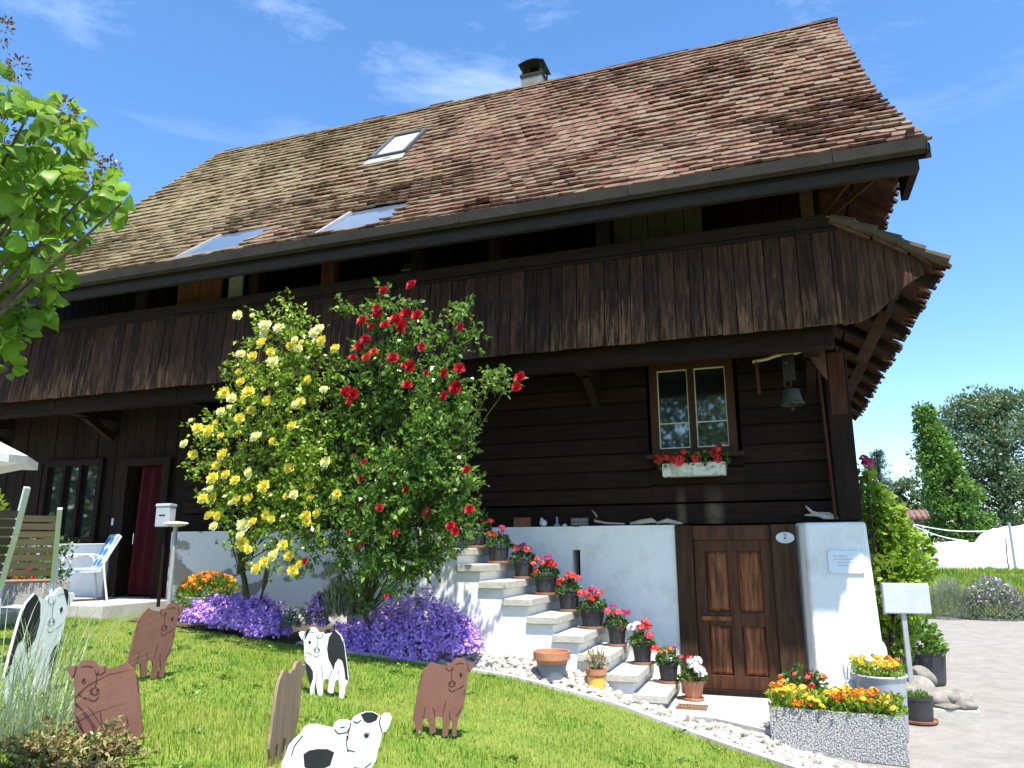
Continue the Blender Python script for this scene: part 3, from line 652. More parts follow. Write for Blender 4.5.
while y < 8:
    mb = MB()
    for (xa, za), (xb, zb_) in zip(PR, PR[1:]): mb.beam((xa, y, za-.115), (xb-.06 if xb > 1.6 else xb, y, zb_-.115+.03*(xb > 1.6)), .1, .1)
    mb.build('pent_rafter', Wd, H); y += .95
mb = MB(); mb.beam((1.40, -1.05, 4.615), (1.40, 8, 4.615), .08, .09); mb.build('pent_purlin', Wd, H)
for y in (.2, 2.4, 4.6):
    mb = MB(); mb.beam((1.02, y, 3.95), (1.33, y, 4.50), .10, .12); mb.build('pent_strut', Wp, H)
# ridge-like capping tiles on the front edge of the pent roof
mb = MB()
for k in range(5):
    a = np.array([.72+.2*k, -1.17, np.interp(.72+.2*k, [p[0] for p in PR], [p[1] for p in PR])+.015]); b = np.array([.94+.2*k, -1.17, np.interp(.94+.2*k, [p[0] for p in PR], [p[1] for p in PR])+.045])
    mb.tube([a, b], [.05, .062], 8)
mb.build('verge_tile', mat('mossy verge tile', (.06, .048, .03), (.10, .06, .04), rough=.9, scale=9), H)

# upper pent edge under the main verge
PU = [(.80, 6.42), (1.15, 6.22), (1.58, 5.93)]
mb = MB(); tile_rows(PU[::-1], -.42, 7.8, lambda t, d, z: (d, t, z), mb, expo=.2, thick=.03, lift=.055, rnd_=.085, jitter=.02); mb.build('upper_pent_tiles', Mtile, H)
mb = MB()
for (xa, za), (xb, zb_) in zip(PU, PU[1:]):
    mb.hexa([(xa, -.40, za-.06), (xb-.03, -.40, zb_-.06), (xb-.03, 7.8, zb_-.06), (xa, 7.8, za-.06), (xa, -.40, za-.03), (xb-.03, -.40, zb_-.03), (xb-.03, 7.8, zb_-.03), (xa, 7.8, za-.03)])
mb.build('upper_pent_boarding', Wp, H)
for y in np.arange(-.25, 7.5, .8):
    mb = MB()
    for (xa, za), (xb, zb_) in zip(PU, PU[1:]): mb.beam((xa, y, za-.11), (xb-.06 if xb > 1.5 else xb, y, zb_-.10), .09, .09)
    mb.build('upper_pent_rafter', Wp, H)
mb = MB(); mb.box(1.46, 1.53, -1.5, -.80, 5.42, 5.86); mb.build('eave_bracket_board', Wd, H)

# ---- main roof
PF = [(-1.66, 5.60), (-1.2, 5.97), (-.3, 6.73), (.6, 7.50), (1.3, 8.20), (2.1, 9.10), (3.2, 10.30), (4.0, 11.17)]
PA = np.array(PF); SEG = np.hypot(*np.diff(PA, axis=0).T); SS = np.concatenate([[0], np.cumsum(SEG)])
GL = [(-5.43, -4.42, -1.40, -.45), (-7.70, -6.74, -1.42, -.50)]        # glass panels x0,x1,y0,y1
VX = (-6.54, -5.88, 1.80, 2.62)                                        # roof window
def skip(t, s, p):
    for k, (x0, x1, y0, y1) in enumerate(GL):
        if x0-.02 < t < x1-.02 and y0-.02 < p[0] < y1-.12: return True
    x0, x1, y0, y1 = VX
    return x0 < t < x1 and y0 < p[0] < y1-.15
mb = MB(); tile_rows(PF, XL, XR, lambda t, d, z: (t, d, z), mb, tw=.168, skip=skip, thick=.028, lift=.050, rnd_=.014, jitter=.005)
mb.build('roof_tiles', Mtile, H)
mb = MB()
for (ya, za), (yb, zb_) in zip(PF, PF[1:]):
    mb.hexa([(XL+.02, ya, za-.16), (XR-.02, ya, za-.16), (XR-.02, yb, zb_-.16), (XL+.02, yb, zb_-.16), (XL+.02, ya, za-.012), (XR-.02, ya, za-.012), (XR-.02, yb, zb_-.012), (XL+.02, yb, zb_-.012)], .2)
    ya, yb = 8-ya, 8-yb
    mb.hexa([(XL+.02, yb, zb_-.16), (XR-.02, yb, zb_-.16), (XR-.02, ya, za-.16), (XL+.02, ya, za-.16), (XL+.02, yb, zb_+.02), (XR-.02, yb, zb_+.02), (XR-.02, ya, za+.02), (XL+.02, ya, za+.02)], .3)
mb.build('roof_deck', Wd, H)
mb = MB(); tile_rows(PF, XL, XR, lambda t, d, z: (t, 8.0-d, z), mb, tw=.55, expo=.30, skip=lambda t, s, p: p[0] < 0)
mb.build('rear_roof_tiles', Mtile, H)
mb = MB(); x = XL
while x < XR:
    l = .36; x1 = min(x+l, XR)
    c = [(x, 4.0, 11.14), (x1+.03, 4.0, 11.14)]; r_ = random.random()
    V = []; n = 7
    for (cx, cy, cz), rr in zip(c, (.115, .128)):
        for k in range(n):
            t = math.pi*(k/(n-1)); V.append((cx, cy-math.cos(t)*rr, cz+math.sin(t)*rr*.75-.02))
    mb.add(V, [(k, k+1, n+k+1, n+k) for k in range(n-1)]+[tuple(range(n, 2*n))], r_); x = x1
mb.build('ridge_tiles', Mtile, H)
for k in range(16):
    x = XL+.4+k*(XR-XL-.8)/15; mb = MB()
    for (ya, za), (yb, zb_) in zip(PF[:3], PF[1:4]): mb.beam((x, ya+.06, za-.22), (x, yb, zb_-.22), .12, .12)
    mb.build('rafter', Wd, H)
# gutter (box gutter) and fascia boards
mb = MB()
gp = [(-1.76, 5.50), (-1.70, 5.475), (-1.66, 5.50), (-1.66, 5.60), (-1.675, 5.60), (-1.675, 5.52), (-1.74, 5.52), (-1.75, 5.615), (-1.77, 5.615)]
mb.prism(gp, ((0, 0, 0), (0, 1, 0), (0, 0, 1), (1, 0, 0)), XL, 1.56); mb.box(1.56, 1.57, -1.77, -1.66, 5.475, 5.62)
for x in np.arange(XL+1, XR, 2.0): mb.box(x, x+.025, -1.774, -1.75, 5.50, 5.62)
gut = mb.build('gutter', Mgut, H)
mb = MB(); mb.box(XL+.05, 1.49, -1.655, -1.60, 5.33, 5.50, .5); mb.box(XL+.05, 1.47, -1.60, -1.52, 5.36, 5.52, .2); mb.build('fascia_board', Mfas, H)
mb = MB(); mb.hexa([(XL+.1, -1.55, 5.40), (1.5, -1.55, 5.40), (1.5, .14, 6.60), (XL+.1, .14, 6.60), (XL+.1, -1.55, 5.43), (1.5, -1.55, 5.43), (1.5, .14, 6.63), (XL+.1, .14, 6.63)]); mb.build('eave_boarding', Wd, H)
for X0, s in ((XR-.03, 1), (XL+.03, -1)):
    mb = MB()
    for (ya, za), (yb, zb_) in zip(PF, PF[1:]):
        if ya < -1.6: continue
        mb.beam((X0, ya, za-.13), (X0, yb, zb_-.13), .035, .18); mb.beam((X0, 8-ya, za-.13), (X0, 8-yb, zb_-.13), .035, .18)
    mb.build('verge_board', Wd, H)

def roofpt(x, y, up=0.):
    z = np.interp(y, PA[:, 0], PA[:, 1]); z2 = np.interp(y+.05, PA[:, 0], PA[:, 1]); d = unit(np.array([.05, z2-z])); n_ = np.array([-d[1], d[0]])
    return (x, y+n_[0]*up, float(z)+n_[1]*up)
# glass roof panels
for (x0, x1, y0, y1) in GL:
    mb = MB(); mb.hexa([roofpt(x0, y0, 0), roofpt(x1, y0, 0), roofpt(x1, y1, 0), roofpt(x0, y1, 0), roofpt(x0, y0, .015), roofpt(x1, y0, .015), roofpt(x1, y1, .015), roofpt(x0, y1, .015)])
    o = mb.build('glass_roof_panel', Msky, H)
    mb = MB(); mb.beam(roofpt(x0, y0, .02), roofpt(x0, y1, .02), .05, .03); mb.beam(roofpt(x0-.02, y0, .02), roofpt(x1, y0, .02), .05, .03)
    mb.build('edge_strip', mat('pale lead flashing', (.26, .26, .25), (.34, .34, .33), rough=.7), o)
# roof window
x0, x1, y0, y1 = VX
mb = MB(); a, b, c, d = roofpt(x0, y0, .06), roofpt(x1, y0, .06), roofpt(x1, y1, .06), roofpt(x0, y1, .06)
nup = Vector(roofpt(0, 2.2, 1))-Vector(roofpt(0, 2.2, 0))
for p, q in ((a, b), (d, c)): mb.beam(p, q, .07, .10, up=nup)
for p, q in ((a, d), (b, c)): mb.beam(p, q, .06, .095, up=nup)
rw = mb.build('roof_window', mat('grey roof window frame', (.07, .075, .08), (.09, .095, .10), rough=.5), H, bevel=.006)
mb = MB(); mb.add([roofpt(x0+.04, y0+.04, .07), roofpt(x1-.04, y0+.04, .07), roofpt(x1-.04, y1-.04, .07), roofpt(x0+.04, y1-.04, .07)], [(0, 1, 2, 3)]); mb.build('pane', Mskyb, rw)
mb = MB(); mb.hexa([roofpt(x0-.1, y0-.16, .045), roofpt(x1+.05, y0-.16, .045), roofpt(x1+.05, y0-.03, .06), roofpt(x0-.05, y0-.03, .06), roofpt(x0-.1, y0-.16, .055), roofpt(x1+.05, y0-.16, .055), roofpt(x1+.05, y0-.03, .07), roofpt(x0-.05, y0-.03, .07)]); mb.build('apron', MATS['pale lead flashing'], rw)
# chimney
ch = MB().box(-4.43, -3.97, 4.08, 4.55, 10.9, 11.50).build('chimney', mat('grey chimney sheet', (.16, .16, .155), (.22, .22, .21), rough=.6, scale=6), H, bevel=.01)
mb = MB(); mb.box(-4.45, -3.95, 4.06, 4.57, 11.50, 11.56); mb.build('collar', Mgut, ch)
mb = MB()
for x in (-4.42, -4.01):
    for y in (4.09, 4.51): mb.box(x, x+.03, y, y+.03, 11.56, 11.80)
mb.build('cowl_post', Mgut, ch)
mb = MB(); mb.box(-4.28, -4.12, 4.2, 4.42, 11.561, 11.78); mb.build('flue', Mblack, ch)
mb = MB(); n = 9; V = []
for k in range(n):
    t = k/(n-1); V.append((-4.48+.56*t, 4.03, 11.78+.075*math.sin(math.pi*t))); 
for k in range(n):
    t = k/(n-1); V.append((-4.48+.56*t, 4.60, 11.78+.075*math.sin(math.pi*t)))
V += [(p[0], p[1], p[2]+.02) for p in V[:2*n]]
F = [(k, k+1, n+k+1, n+k) for k in range(n-1)]+[(2*n+k, 3*n+k, 3*n+k+1, 2*n+k+1) for k in range(n-1)]+[(k, 2*n+k, 2*n+k+1, k+1) for k in range(n-1)]+[(n+k, n+k+1, 3*n+k+1, 3*n+k) for k in range(n-1)]
F += [(0, n, 3*n, 2*n), (n-1, 3*n-1, 4*n-1, 2*n-1)]
mb.add(V, F); mb.build('cowl', Miron, ch)

# ---- front door
MJ = mat('brown jamb timber', (.030, .015, .009), (.075, .038, .021), rough=.85, scale=3, stretch=(7, 7, .6), bump=.5, spec=.2)
mb = MB(); mb.box(-1.175, -.985, -.035, .3, .26, 2.10, .4); mb.build('door_jamb', MJ, H, bevel=.012)
mb = MB(); mb.box(-.115, .145, -.03, .3, .26, 2.10, .5); mb.build('door_jamb', MJ, H, bevel=.012)
WD1 = mat('worn door stile wood', (.040, .014, .007), (.10, .036, .014), rough=.65, scale=3, stretch=(5, 5, .8), bump=.3, spec=.3)
WD2 = mat('worn orange door panel', (.055, .018, .008), (.36, .125, .038), rough=.6, scale=3.2, stretch=(7, 5, .7), bump=.3, spec=.3, lo=.38, hi=.72)
mb = MB(); mb.box(-.985, -.115, .03, .28, 1.93, 2.095); mb.build('door_lintel', WD1, H, bevel=.01)
dr = MB(); dr.box(-.98, -.12, .09, .13, .30, 1.93); door = dr.build('front_door', WD1, H)
mb = MB()
for a, b, c, d in ((-.98, -.86, .30, 1.93), (-.24, -.12, .30, 1.93), (-.61, -.50, .30, 1.93)): mb.box(a, b, .055, .09, c, d)
for a, b in ((.30, .45), (.98, 1.13), (1.80, 1.93)):
    mb.box(-.86, -.61, .058, .09, a, b); mb.box(-.50, -.24, .058, .09, a, b)
mb.build('door_stile', WD1, door, bevel=.006)
for xa, xb in ((-.855, -.615), (-.495, -.245)):
    for za, zb_ in ((.455, .975), (1.135, 1.795)):
        mb = MB(); q = .035
        mb.add([(xa, .088, za), (xb, .088, za), (xb, .088, zb_), (xa, .088, zb_), (xa+q, .068, za+q), (xb-q, .068, za+q), (xb-q, .068, zb_-q), (xa+q, .068, zb_-q)], [(4, 5, 6, 7), (0, 1, 5, 4), (1, 2, 6, 5), (2, 3, 7, 6), (3, 0, 4, 7)])
        mb.build('door_panel', WD2, door)
mb = MB(); mb.beam((-.93, .045, 1.06), (-.60, .045, 1.06), .03, .045, r=.9); mb.build('door_rail_worn', WD2, door)
mb = MB(); mb.tube([(-.915, .05, 1.16), (-.915, .0, 1.16), (-.83, -.005, 1.16)], .009, 6); mb.build('door_handle', Miron, door)
mb = MB(); mb.box(-1.0, -.1, -.02, .3, .25, .30); mb.build('threshold', Wv, H)

# ---- window on the right, with two casements
def casement_window(x0, x1, z0, z1, yw, parent):
    mb = MB(); t = .095
    mb.box(x0-t, x0, yw-.05, yw+.12, z0-t, z1+t); mb.box(x1, x1+t, yw-.05, yw+.12, z0-t, z1+t); mb.box(x0, x1, yw-.047, yw+.12, z1, z1+t); mb.box(x0, x1, yw-.047, yw+.12, z0-t, z0)
    w = mb.build('window', Wf, parent, bevel=.006)
    xm = (x0+x1)/2
    mb = MB(); mb.box(xm-.04, xm+.04, yw-.03, yw+.05, z0, z1); mb.build('mullion', Wf, w, bevel=.004)
    for a, b in ((x0, xm-.04), (xm+.04, x1)):
        mb = MB(); s = .012
        mb.box(a, a+s, yw-.012, yw+.03, z0, z1); mb.box(b-s, b, yw-.012, yw+.03, z0, z1); mb.box(a+s, b-s, yw-.011, yw+.03, z1-s, z1); mb.box(a+s, b-s, yw-.011, yw+.03, z0, z0+s*1.3)
        for q in (.68,): mb.box(a+s, b-s, yw-.006, yw+.02, z0+(z1-z0)*(1-q)-.006, z0+(z1-z0)*(1-q)+.006)
        mb.build('casement', Wm, w)
        mb = MB(); mb.add([(a, yw+.012, z0), (b, yw+.012, z0), (b, yw+.006, z1), (a, yw+.006, z1)], [(0, 1, 2, 3)]); mb.build('pane', Mglass, w)
    mb = MB(); mb.box(x0-.16, x1+.16, yw-.12, yw-.05, z0-t-.03, z0-t+.02); mb.build('sill', Wf, w)
    return w
casement_window(-1.32, -.50, 3.02, 4.00, .12, H)
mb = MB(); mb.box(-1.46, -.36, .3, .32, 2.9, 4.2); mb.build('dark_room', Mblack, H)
# ---- left window, curtain door, light switch
mb = MB(); x0, x1, z0, z1 = -11.5, -10.4, 2.04, 3.20
mb.box(x0-.1, x0, .08, .2, z0-.1, z1+.1); mb.box(x1, x1+.1, .08, .2, z0-.1, z1+.1); mb.box(x0, x1, .082, .2, z1, z1+.1); mb.box(x0-.12, x1+.12, .05, .2, z0-.08, z0)
for q in (.33, .66): mb.box(x0+(x1-x0)*q-.035, x0+(x1-x0)*q+.035, .085, .2, z0, z1)
w2 = mb.build('window', Wv, H, bevel=.005); w2['label'] = 'three part window by the terrace door'
mb = MB(); mb.add([(x0, .15, z0), (x1, .15, z0), (x1, .15, z1), (x0, .15, z1)], [(0, 1, 2, 3)]); mb.build('pane', Mglass, w2)
mb = MB(); mb.box(-9.90, -9.72, .05, .3, 1.13, 3.26); mb.box(-9.02, -8.88, .05, .3, 1.13, 3.26); mb.box(-9.72, -9.02, .052, .3, 3.14, 3.26); mb.build('terrace_door_frame', Wv, H, bevel=.008)
mb = MB(); n = 26
for k in range(n):
    xa = -9.56+.53*k/n; xb = -9.56+.53*(k+1)/n; ya = .19+.03*math.sin(k*1.9); yb = .19+.03*math.sin((k+1)*1.9)
    fl = .06*math.sin(k*.5)
    mb.add([(xa-.02, ya-.03, 1.17), (xb-.02, yb-.03, 1.17), (xb, yb, 3.13), (xa, ya, 3.13)], [(0, 1, 2, 3)])
mb.build('door_curtain', Mred_c, H, smooth=False)
mb = MB(); mb.box(-9.72, -9.0, .30, .32, 1.13, 3.14); mb.build('doorway_dark', Mblack, H)
mb = MB(); mb.box(-10.01, -9.93, .115, .135, 2.22, 2.33); mb.build('switch_plate', Mplaq, H)

# ================================================================== STEPS
ST = thing('stone_staircase', 'pale stone outside staircase with white plastered side climbing to the porch', 'staircase')
NS = 10; X0S, RUN, RISE, Z0S = -1.20, .283, .181, .40
prof = [(-4.06, .2)]
mb = MB()
side = [(-4.06, .25)]
for i in range(1, NS): pass
poly = [(-4.06, .2), (X0S-.10, .2)]
for i in range(NS):
    x = X0S-RUN*i; zt = Z0S+RISE*i-.085
    poly += [(x-.06, zt), (x-RUN-.06 if i < NS-1 else -4.06, zt)]
mb.prism(poly, ((0, 0, 0), (1, 0, 0), (0, 0, 1), (0, 1, 0)), -1.0, -.002)
mb.build('side_wall', Mwhite, ST)
for i in range(NS):
    x = X0S-RUN*i; zt = Z0S+RISE*i; xl = x-RUN-.06 if i < NS-1 else -4.2
    mb = MB(); mb.box(xl+.002*(i % 2), x, -1.045, -.003, zt-.083, zt); mb.build('step', Mstone, ST, bevel=.010)
mb = MB(); mb.box(-4.97, -4.06, -1.04, .0, 2.032, 2.09); mb.build('landing_slab', Mstone, ST)

# ================================================================== BLOSSOM MESHES
def rose_mesh(name, m, r=.055, pet=16, open_=.5):
    """a full rose: rings of cupped petals"""
    V = []; F = []
    for ring, (n, tilt, rr, hh) in enumerate(((5, .2, .38, 1.0), (7, .6, .62, .95), (8, .95, .85, .8), (9, 1.3, 1.0, .55))):
        for k in range(n):
            a = 2*math.pi*(k+.5*ring)/n+random.uniform(-.15, .15); w = 2*math.pi/n*.72
            o = len(V); R_ = r*rr*random.uniform(.9, 1.1)
            for (aa, q) in ((a, 0), (a-w, .75), (a, 1.0), (a+w, .75), (a, .55)):
                rad_ = R_*(.15+.85*q*math.sin(min(1.5, .45+tilt*.75*q))); z = r*hh*q*math.cos(tilt*q*.8)*1.0-r*.25+ (r*.12 if aa == a and q == 1 else 0)
                V.append((rad_*math.cos(aa), rad_*math.sin(aa), z))
            F += [(o, o+1, o+4, o+3), (o+1, o+2, o+3, o+4)]
    mb = MB(); mb.v = V; mb.f = F; mb.r = [random.random() for _ in F]
    o = mb.build(name, m); COL.objects.unlink(o); return o
RB = [rose_mesh('blossom', Mredp) for _ in range(3)]; RB2 = [rose_mesh('blossom', Mredp2)]
YB = [rose_mesh('blossom', Myelp) for _ in range(2)]; YB2 = [rose_mesh('blossom', Myelp2) for _ in range(2)]
def cluster_mesh(name, m, r=.05, n=26, s=.022):
    """a geranium head: many small florets on a ball"""
    p, d = ball(n, .8); d[:, 2] = np.abs(d[:, 2])*.9-.15; P = d*r
    V = []; F = []
    for q, dd in zip(P, unit(d)):
        a = unit(np.cross(dd, [.3, .5, .8])); b = np.cross(dd, a); o = len(V)
        V.append(q)
        for k in range(5):
            t = 2*math.pi*k/5+random.random(); V.append(q+(a*math.cos(t)+b*math.sin(t))*s+dd*.006)
        F += [(o, o+1+k, o+1+(k+1) % 5) for k in range(5)]
    mb = MB(); mb.v = V; mb.f = F; mb.r = [random.random() for _ in F]
    o = mb.build(name, m); COL.objects.unlink(o); return o
CL = {k: cluster_mesh('flower_head', m) for k, m in dict(pink=Mpink, red=Mred, mag=Mmag, ora=Mora, white=Mwhp, yel=Myel).items()}

# ================================================================== CLIMBING ROSES
YR, YY_ = -2.0, -2.05
def rose_bush(name, label, base, blobs, ml, nper, blossoms, Y, lsize, canes_m, stem_h=.55, bs=1.0, stray=()):
    t = thing(name, label, 'rose bush', base)
    b = np.array(base); C_ = []
    mbc = MB()
    P = []; D = []
    trunk_top = b+np.array([.0, -.2, stem_h])
    mbc.tube([(0, 0, -.03), (.02, -.05, stem_h*.5), tuple(trunk_top-b)], [.032, .026, .022], 7)
    for (u, v, ru, dens) in blobs:
        dens *= .62 if v < 372 and Y == YR else 1.0
        c = at(u, v, Y+random.uniform(-.28, .22)); rr = .92*ru*np.linalg.norm(c-CAM)/FPX
        n = int(nper*dens*(ru/22)**2)
        # leaves sit along small sprays so that the crown keeps gaps
        ns = max(4, n//11)
        for _ in range(ns):
            d0 = unit(rng.normal(size=3)*[1, .9, 1]); s0 = c+d0*rr*rng.random()**.5*.95*np.array([1, .85, 1])
            gd = unit(d0+[0, 0, .35]+rng.normal(size=3)*.5); ln = .10+.16*rng.random()
            k = 11; q = np.linspace(0, 1, k)[:, None]
            pts_ = s0+gd*q*ln+rng.normal(size=(k, 3))*.012
            P.append(pts_); D.append(unit(gd*.5+rng.normal(size=(k, 3))))
        # a cane towards the blob
        m1 = trunk_top+(c-trunk_top)*.5+rng.normal(size=3)*.08
        mbc.tube([trunk_top-b+rng.normal(size=3)*.03, m1-b, c-b, c-b+unit(c-trunk_top)*rr*.6], [.009, .007, .005, .003], 5)
    P = np.concatenate(P)-b; D = np.concatenate(D)
    leaves('foliage', P, D, lsize*(.7+.6*rng.random(len(P))), lsize*.62, ml, t, fold=.2)
    mbc.build('cane', canes_m, t)
    for i, (u, v, kind) in enumerate(blossoms):
        src = random.choice(kind); p = at(u, v, Y-.33-random.random()*.15)-b
        d = Vector((random.uniform(-.4, .5), -1, random.uniform(.0, .8))) if not stray else Vector((random.uniform(-.6, .6), -1, random.uniform(.0, 1.0)))
        q = d.to_track_quat('Z', 'Y').to_euler(); s = random.choice((.55, .8, .95, 1.0, 1.1, 1.25))*bs
        place(src, t, p, q, s*(.75 if v > 440 and Y == YR else 1.0))
    return t
red_blobs = [(385, 330, 34, 1.0), (362, 312, 20, .9), (412, 312, 16, .8), (408, 303, 8, .7), (384, 300, 8, .7), (460, 303, 9, 1.0), (461, 318, 9, .8), (440, 318, 13, .6), (470, 335, 14, .8), (447, 345, 20, .9), (415, 360, 30, 1.0), (370, 365, 30, 1.0), (350, 400, 30, 1.0),
             (400, 400, 34, 1.1), (445, 395, 28, 1.0), (490, 388, 11, .9), (508, 386, 9, .9), (482, 383, 9, .6), (340, 440, 32, 1.0), (385, 445, 36, 1.2), (435, 440, 34, 1.2), (462, 430, 18, 1.0), (345, 485, 30, 1.0), (390, 490, 36, 1.2), (440, 485, 34, 1.2), (466, 490, 16, .9),
             (330, 520, 24, .9), (370, 535, 34, 1.1), (420, 530, 34, 1.2), (455, 525, 22, 1.0), (385, 565, 24, 1.1), (372, 588, 14, .9), (405, 575, 18, .9), (425, 560, 20, .8), (446, 550, 13, .6), (318, 555, 12, .5), (352, 560, 20, .9)]
rb = [(290, 50), (415, 25), (255, 130), (245, 160), (265, 150), (345, 178), (370, 208), (440, 160), (390, 150), (232, 212), (295, 205), (635, 212), (205, 270), (175, 303), (150, 350), (460, 303), (330, 353), (385, 388), (410, 390), (480, 420), (562, 422), (630, 400), (118, 505), (130, 555), (150, 520), (612, 487), (560, 523), (395, 475), (890, 485), (905, 440), (455, 755), (192, 185)]
RBL = [(320+a/4.52, 280+b_/4.52, RB) for a, b_ in rb] + [(320+a/4.52, 280+b_/4.52, RB2) for a, b_ in ((245, 325), (212, 350))]
RBL = RBL+[]
rb = [(488, 75), (675, 162), (258, 132), (220, 105), (248, 195), (240, 302), (322, 315), (512, 338), (608, 388), (628, 410), (252, 462), (228, 470), (20, 530), (350, 670), (685, 322), (195, 410), (390, 415)]
RBL += [(300+a/4.04, 430+b_/4.04, RB) for a, b_ in rb] + [(300+432/4.04, 430+245/4.04, RB2)]
rose_bush('climbing_rose', 'tall red flowering climbing rose bush beside the stone staircase', (-4.35, -1.42, G(-4.35, -1.42)), red_blobs, Mrosel, 330, RBL, YR, .066, Mcane, .45, 1.2)
yel_blobs = [(292, 312, 13, .9), (286, 325, 11, .6), (262, 335, 18, .8), (300, 345, 26, .9), (275, 362, 26, 1.0), (318, 365, 20, .8), (250, 375, 18, .9), (240, 400, 24, 1.0), (285, 395, 32, 1.1), (320, 400, 22, .9), (222, 425, 18, .9), (255, 435, 34, 1.2), (300, 440, 34, 1.2), (205, 445, 16, .8), (215, 470, 24, 1.0), (260, 480, 36, 1.2), (305, 480, 34, 1.2),
             (212, 500, 18, .9), (245, 515, 28, 1.1), (290, 515, 32, 1.1), (250, 545, 18, .8), (285, 548, 24, .9), (312, 535, 20, .8), (275, 328, 12, .5)]
ya = [(262, 160), (328, 160), (385, 205), (385, 240), (448, 218), (372, 285), (520, 270), (550, 280), (500, 300), (535, 310), (630, 220), (610, 240), (615, 275), (640, 275), (702, 310), (275, 335), (330, 345), (410, 325), (420, 370), (325, 400), (268, 415), (440, 470), (378, 490), (395, 545), (650, 495), (580, 450), (200, 510), (235, 535), (285, 530), (310, 505), (525, 562), (545, 550), (505, 660), (50, 635), (80, 670), (130, 680), (185, 595), (165, 645), (185, 705), (20, 740), (265, 690), (270, 625), (345, 710), (418, 728), (320, 590), (225, 575), (275, 460)]
YL = [(180+a/4.518, 280+b_/4.518, YB2 if (i % 3 == 0 or b_ < 250) else YB) for i, (a, b_) in enumerate(ya)]
ya = [(20, 60), (55, 105), (182, 105), (155, 150), (295, 182), (140, 205), (195, 190), (235, 215), (130, 250), (98, 292), (140, 290), (240, 298), (215, 310), (292, 292), (357, 240), (462, 163), (620, 138), (550, 238), (555, 290), (450, 285), (485, 275), (668, 272), (125, 365), (160, 365), (145, 410), (365, 362), (390, 380), (310, 392), (270, 405), (535, 365), (585, 355), (540, 390), (258, 450), (265, 485), (290, 510), (438, 490), (400, 535), (462, 535), (360, 562), (325, 590), (430, 600), (480, 600), (510, 570)]
YL += [(180+a/4.253, 430+b_/4.253, YB2 if i % 4 == 0 else YB) for i, (a, b_) in enumerate(ya)]
yt = rose_bush('climbing_rose', 'tall yellow flowering climbing rose bush in front of the plastered porch wall', (-6.05, -1.38, G(-6.05, -1.38)), yel_blobs, Myrosel, 310, YL, YY_, .058, Mcane, .75, 1.14)
mb = MB()
for dx, dy in ((-.04, 0), (.05, .03)):
    mb.tube([(dx, dy, -.05), (dx*1.5+.03, dy, .3), (dx*3+.1, dy-.1, .62), (dx*5+.16, dy-.25, 1.0)], [.045, .04, .033, .02], 8)
mb.build('trunk', Mbark, yt)

# ================================================================== BED PLANTS
def mound_plant(name, label, cat, loc, blobs, lm, lsize, nl, fm=None, fsize=.02, nf=0, ftop=.3, spike=False, group=None, fname='blossom_cover'):
    """low cushion: blobs are (dx, dy, dz, rx, ry, rz)"""
    t = thing(name, label, cat, loc, 0, group)
    tot = sum(b[3]*b[4] for b in blobs); P = []; D = []; P2 = []; D2 = []
    for (dx, dy, dz, rx, ry, rz) in blobs:
        k = max(8, int(nl*rx*ry/tot)); p, d = ball(k, .55); p[:, 2] = np.abs(p[:, 2])
        P.append(p*[rx, ry, rz]+[dx, dy, dz]); D.append(d+[0, 0, .7] if not spike else d*.5+[0, 0, 1])
        if nf:
            k = max(6, int(nf*rx*ry/tot)); p, d = ball(k, .93); p[:, 2] = np.abs(p[:, 2]); p = p[p[:, 2] > ftop*rng.random(k)-.1]
            w_ = 1.0+.13*np.sin(p[:, :1]*9+p[:, 1:2]*7)+.10*np.sin(p[:, 1:2]*17+p[:, :1]*13); P2.append(p*[rx, ry, rz]*w_*(.92+.22*rng.random((len(p), 1)))+[dx, dy, dz]); D2.append(p+rng.normal(size=p.shape)*.4+[.1, -.35, .6])
    P = np.concatenate(P); D = np.concatenate(D)
    leaves('foliage', P, D, lsize*(.6+.8*rng.random(len(P))), lsize*(.14 if spike else .5), lm, t)
    if nf:
        P2 = np.concatenate(P2); D2 = np.concatenate(D2)
        # each blossom is a small five lobed star facing outwards
        n = len(P2); Dn = unit(D2); A = unit(np.cross(Dn, rng.normal(size=(n, 3)))); B = np.cross(Dn, A)
        V = [P2]
        for k in range(5):
            a_ = 2*math.pi*k/5; V.append(P2+(A*math.cos(a_)+B*math.sin(a_))*fsize*(.7+.6*rng.random((n, 1)))+Dn*fsize*.4)
        V = np.stack(V, 1).reshape(-1, 3); q = np.arange(n)[:, None]*6
        F = np.concatenate([q+np.array([[0, 1+k, 1+(k+1) % 5]]) for k in range(5)])
        o = mesh_np(fname, V, F, np.tile(rng.random(n), 5), fm, t); o['kind'] = 'stuff'
    return t
def bl(pxs, Y, loc, ry=.25, zs=1.):
    out = []
    for (u, v, ru, rv) in pxs:
        c = at(u, v, Y); s = np.linalg.norm(c-CAM)/FPX
        out.append((c[0]-loc[0], c[1]-loc[1]+random.uniform(-.06, .06), c[2]-loc[2]-rv*s, ru*s*1.06, ry, rv*s*1.75))
    return out
L1 = (-3.95, -1.4, G(-3.95, -1.4))
mound_plant('bellflower_cushion', 'large purple bellflower cushion below the red rose', 'flowers', L1,
            bl([(350, 635, 24, 12), (385, 625, 30, 20), (420, 618, 28, 24), (450, 628, 22, 18), (465, 637, 14, 12), (405, 640, 40, 14), (365, 645, 24, 8)], -1.42, L1, .24), Mger, .035, 1500, Mpurp, .017, 12500, .02)
L2 = (-6.3, -1.42, G(-6.3, -1.42))
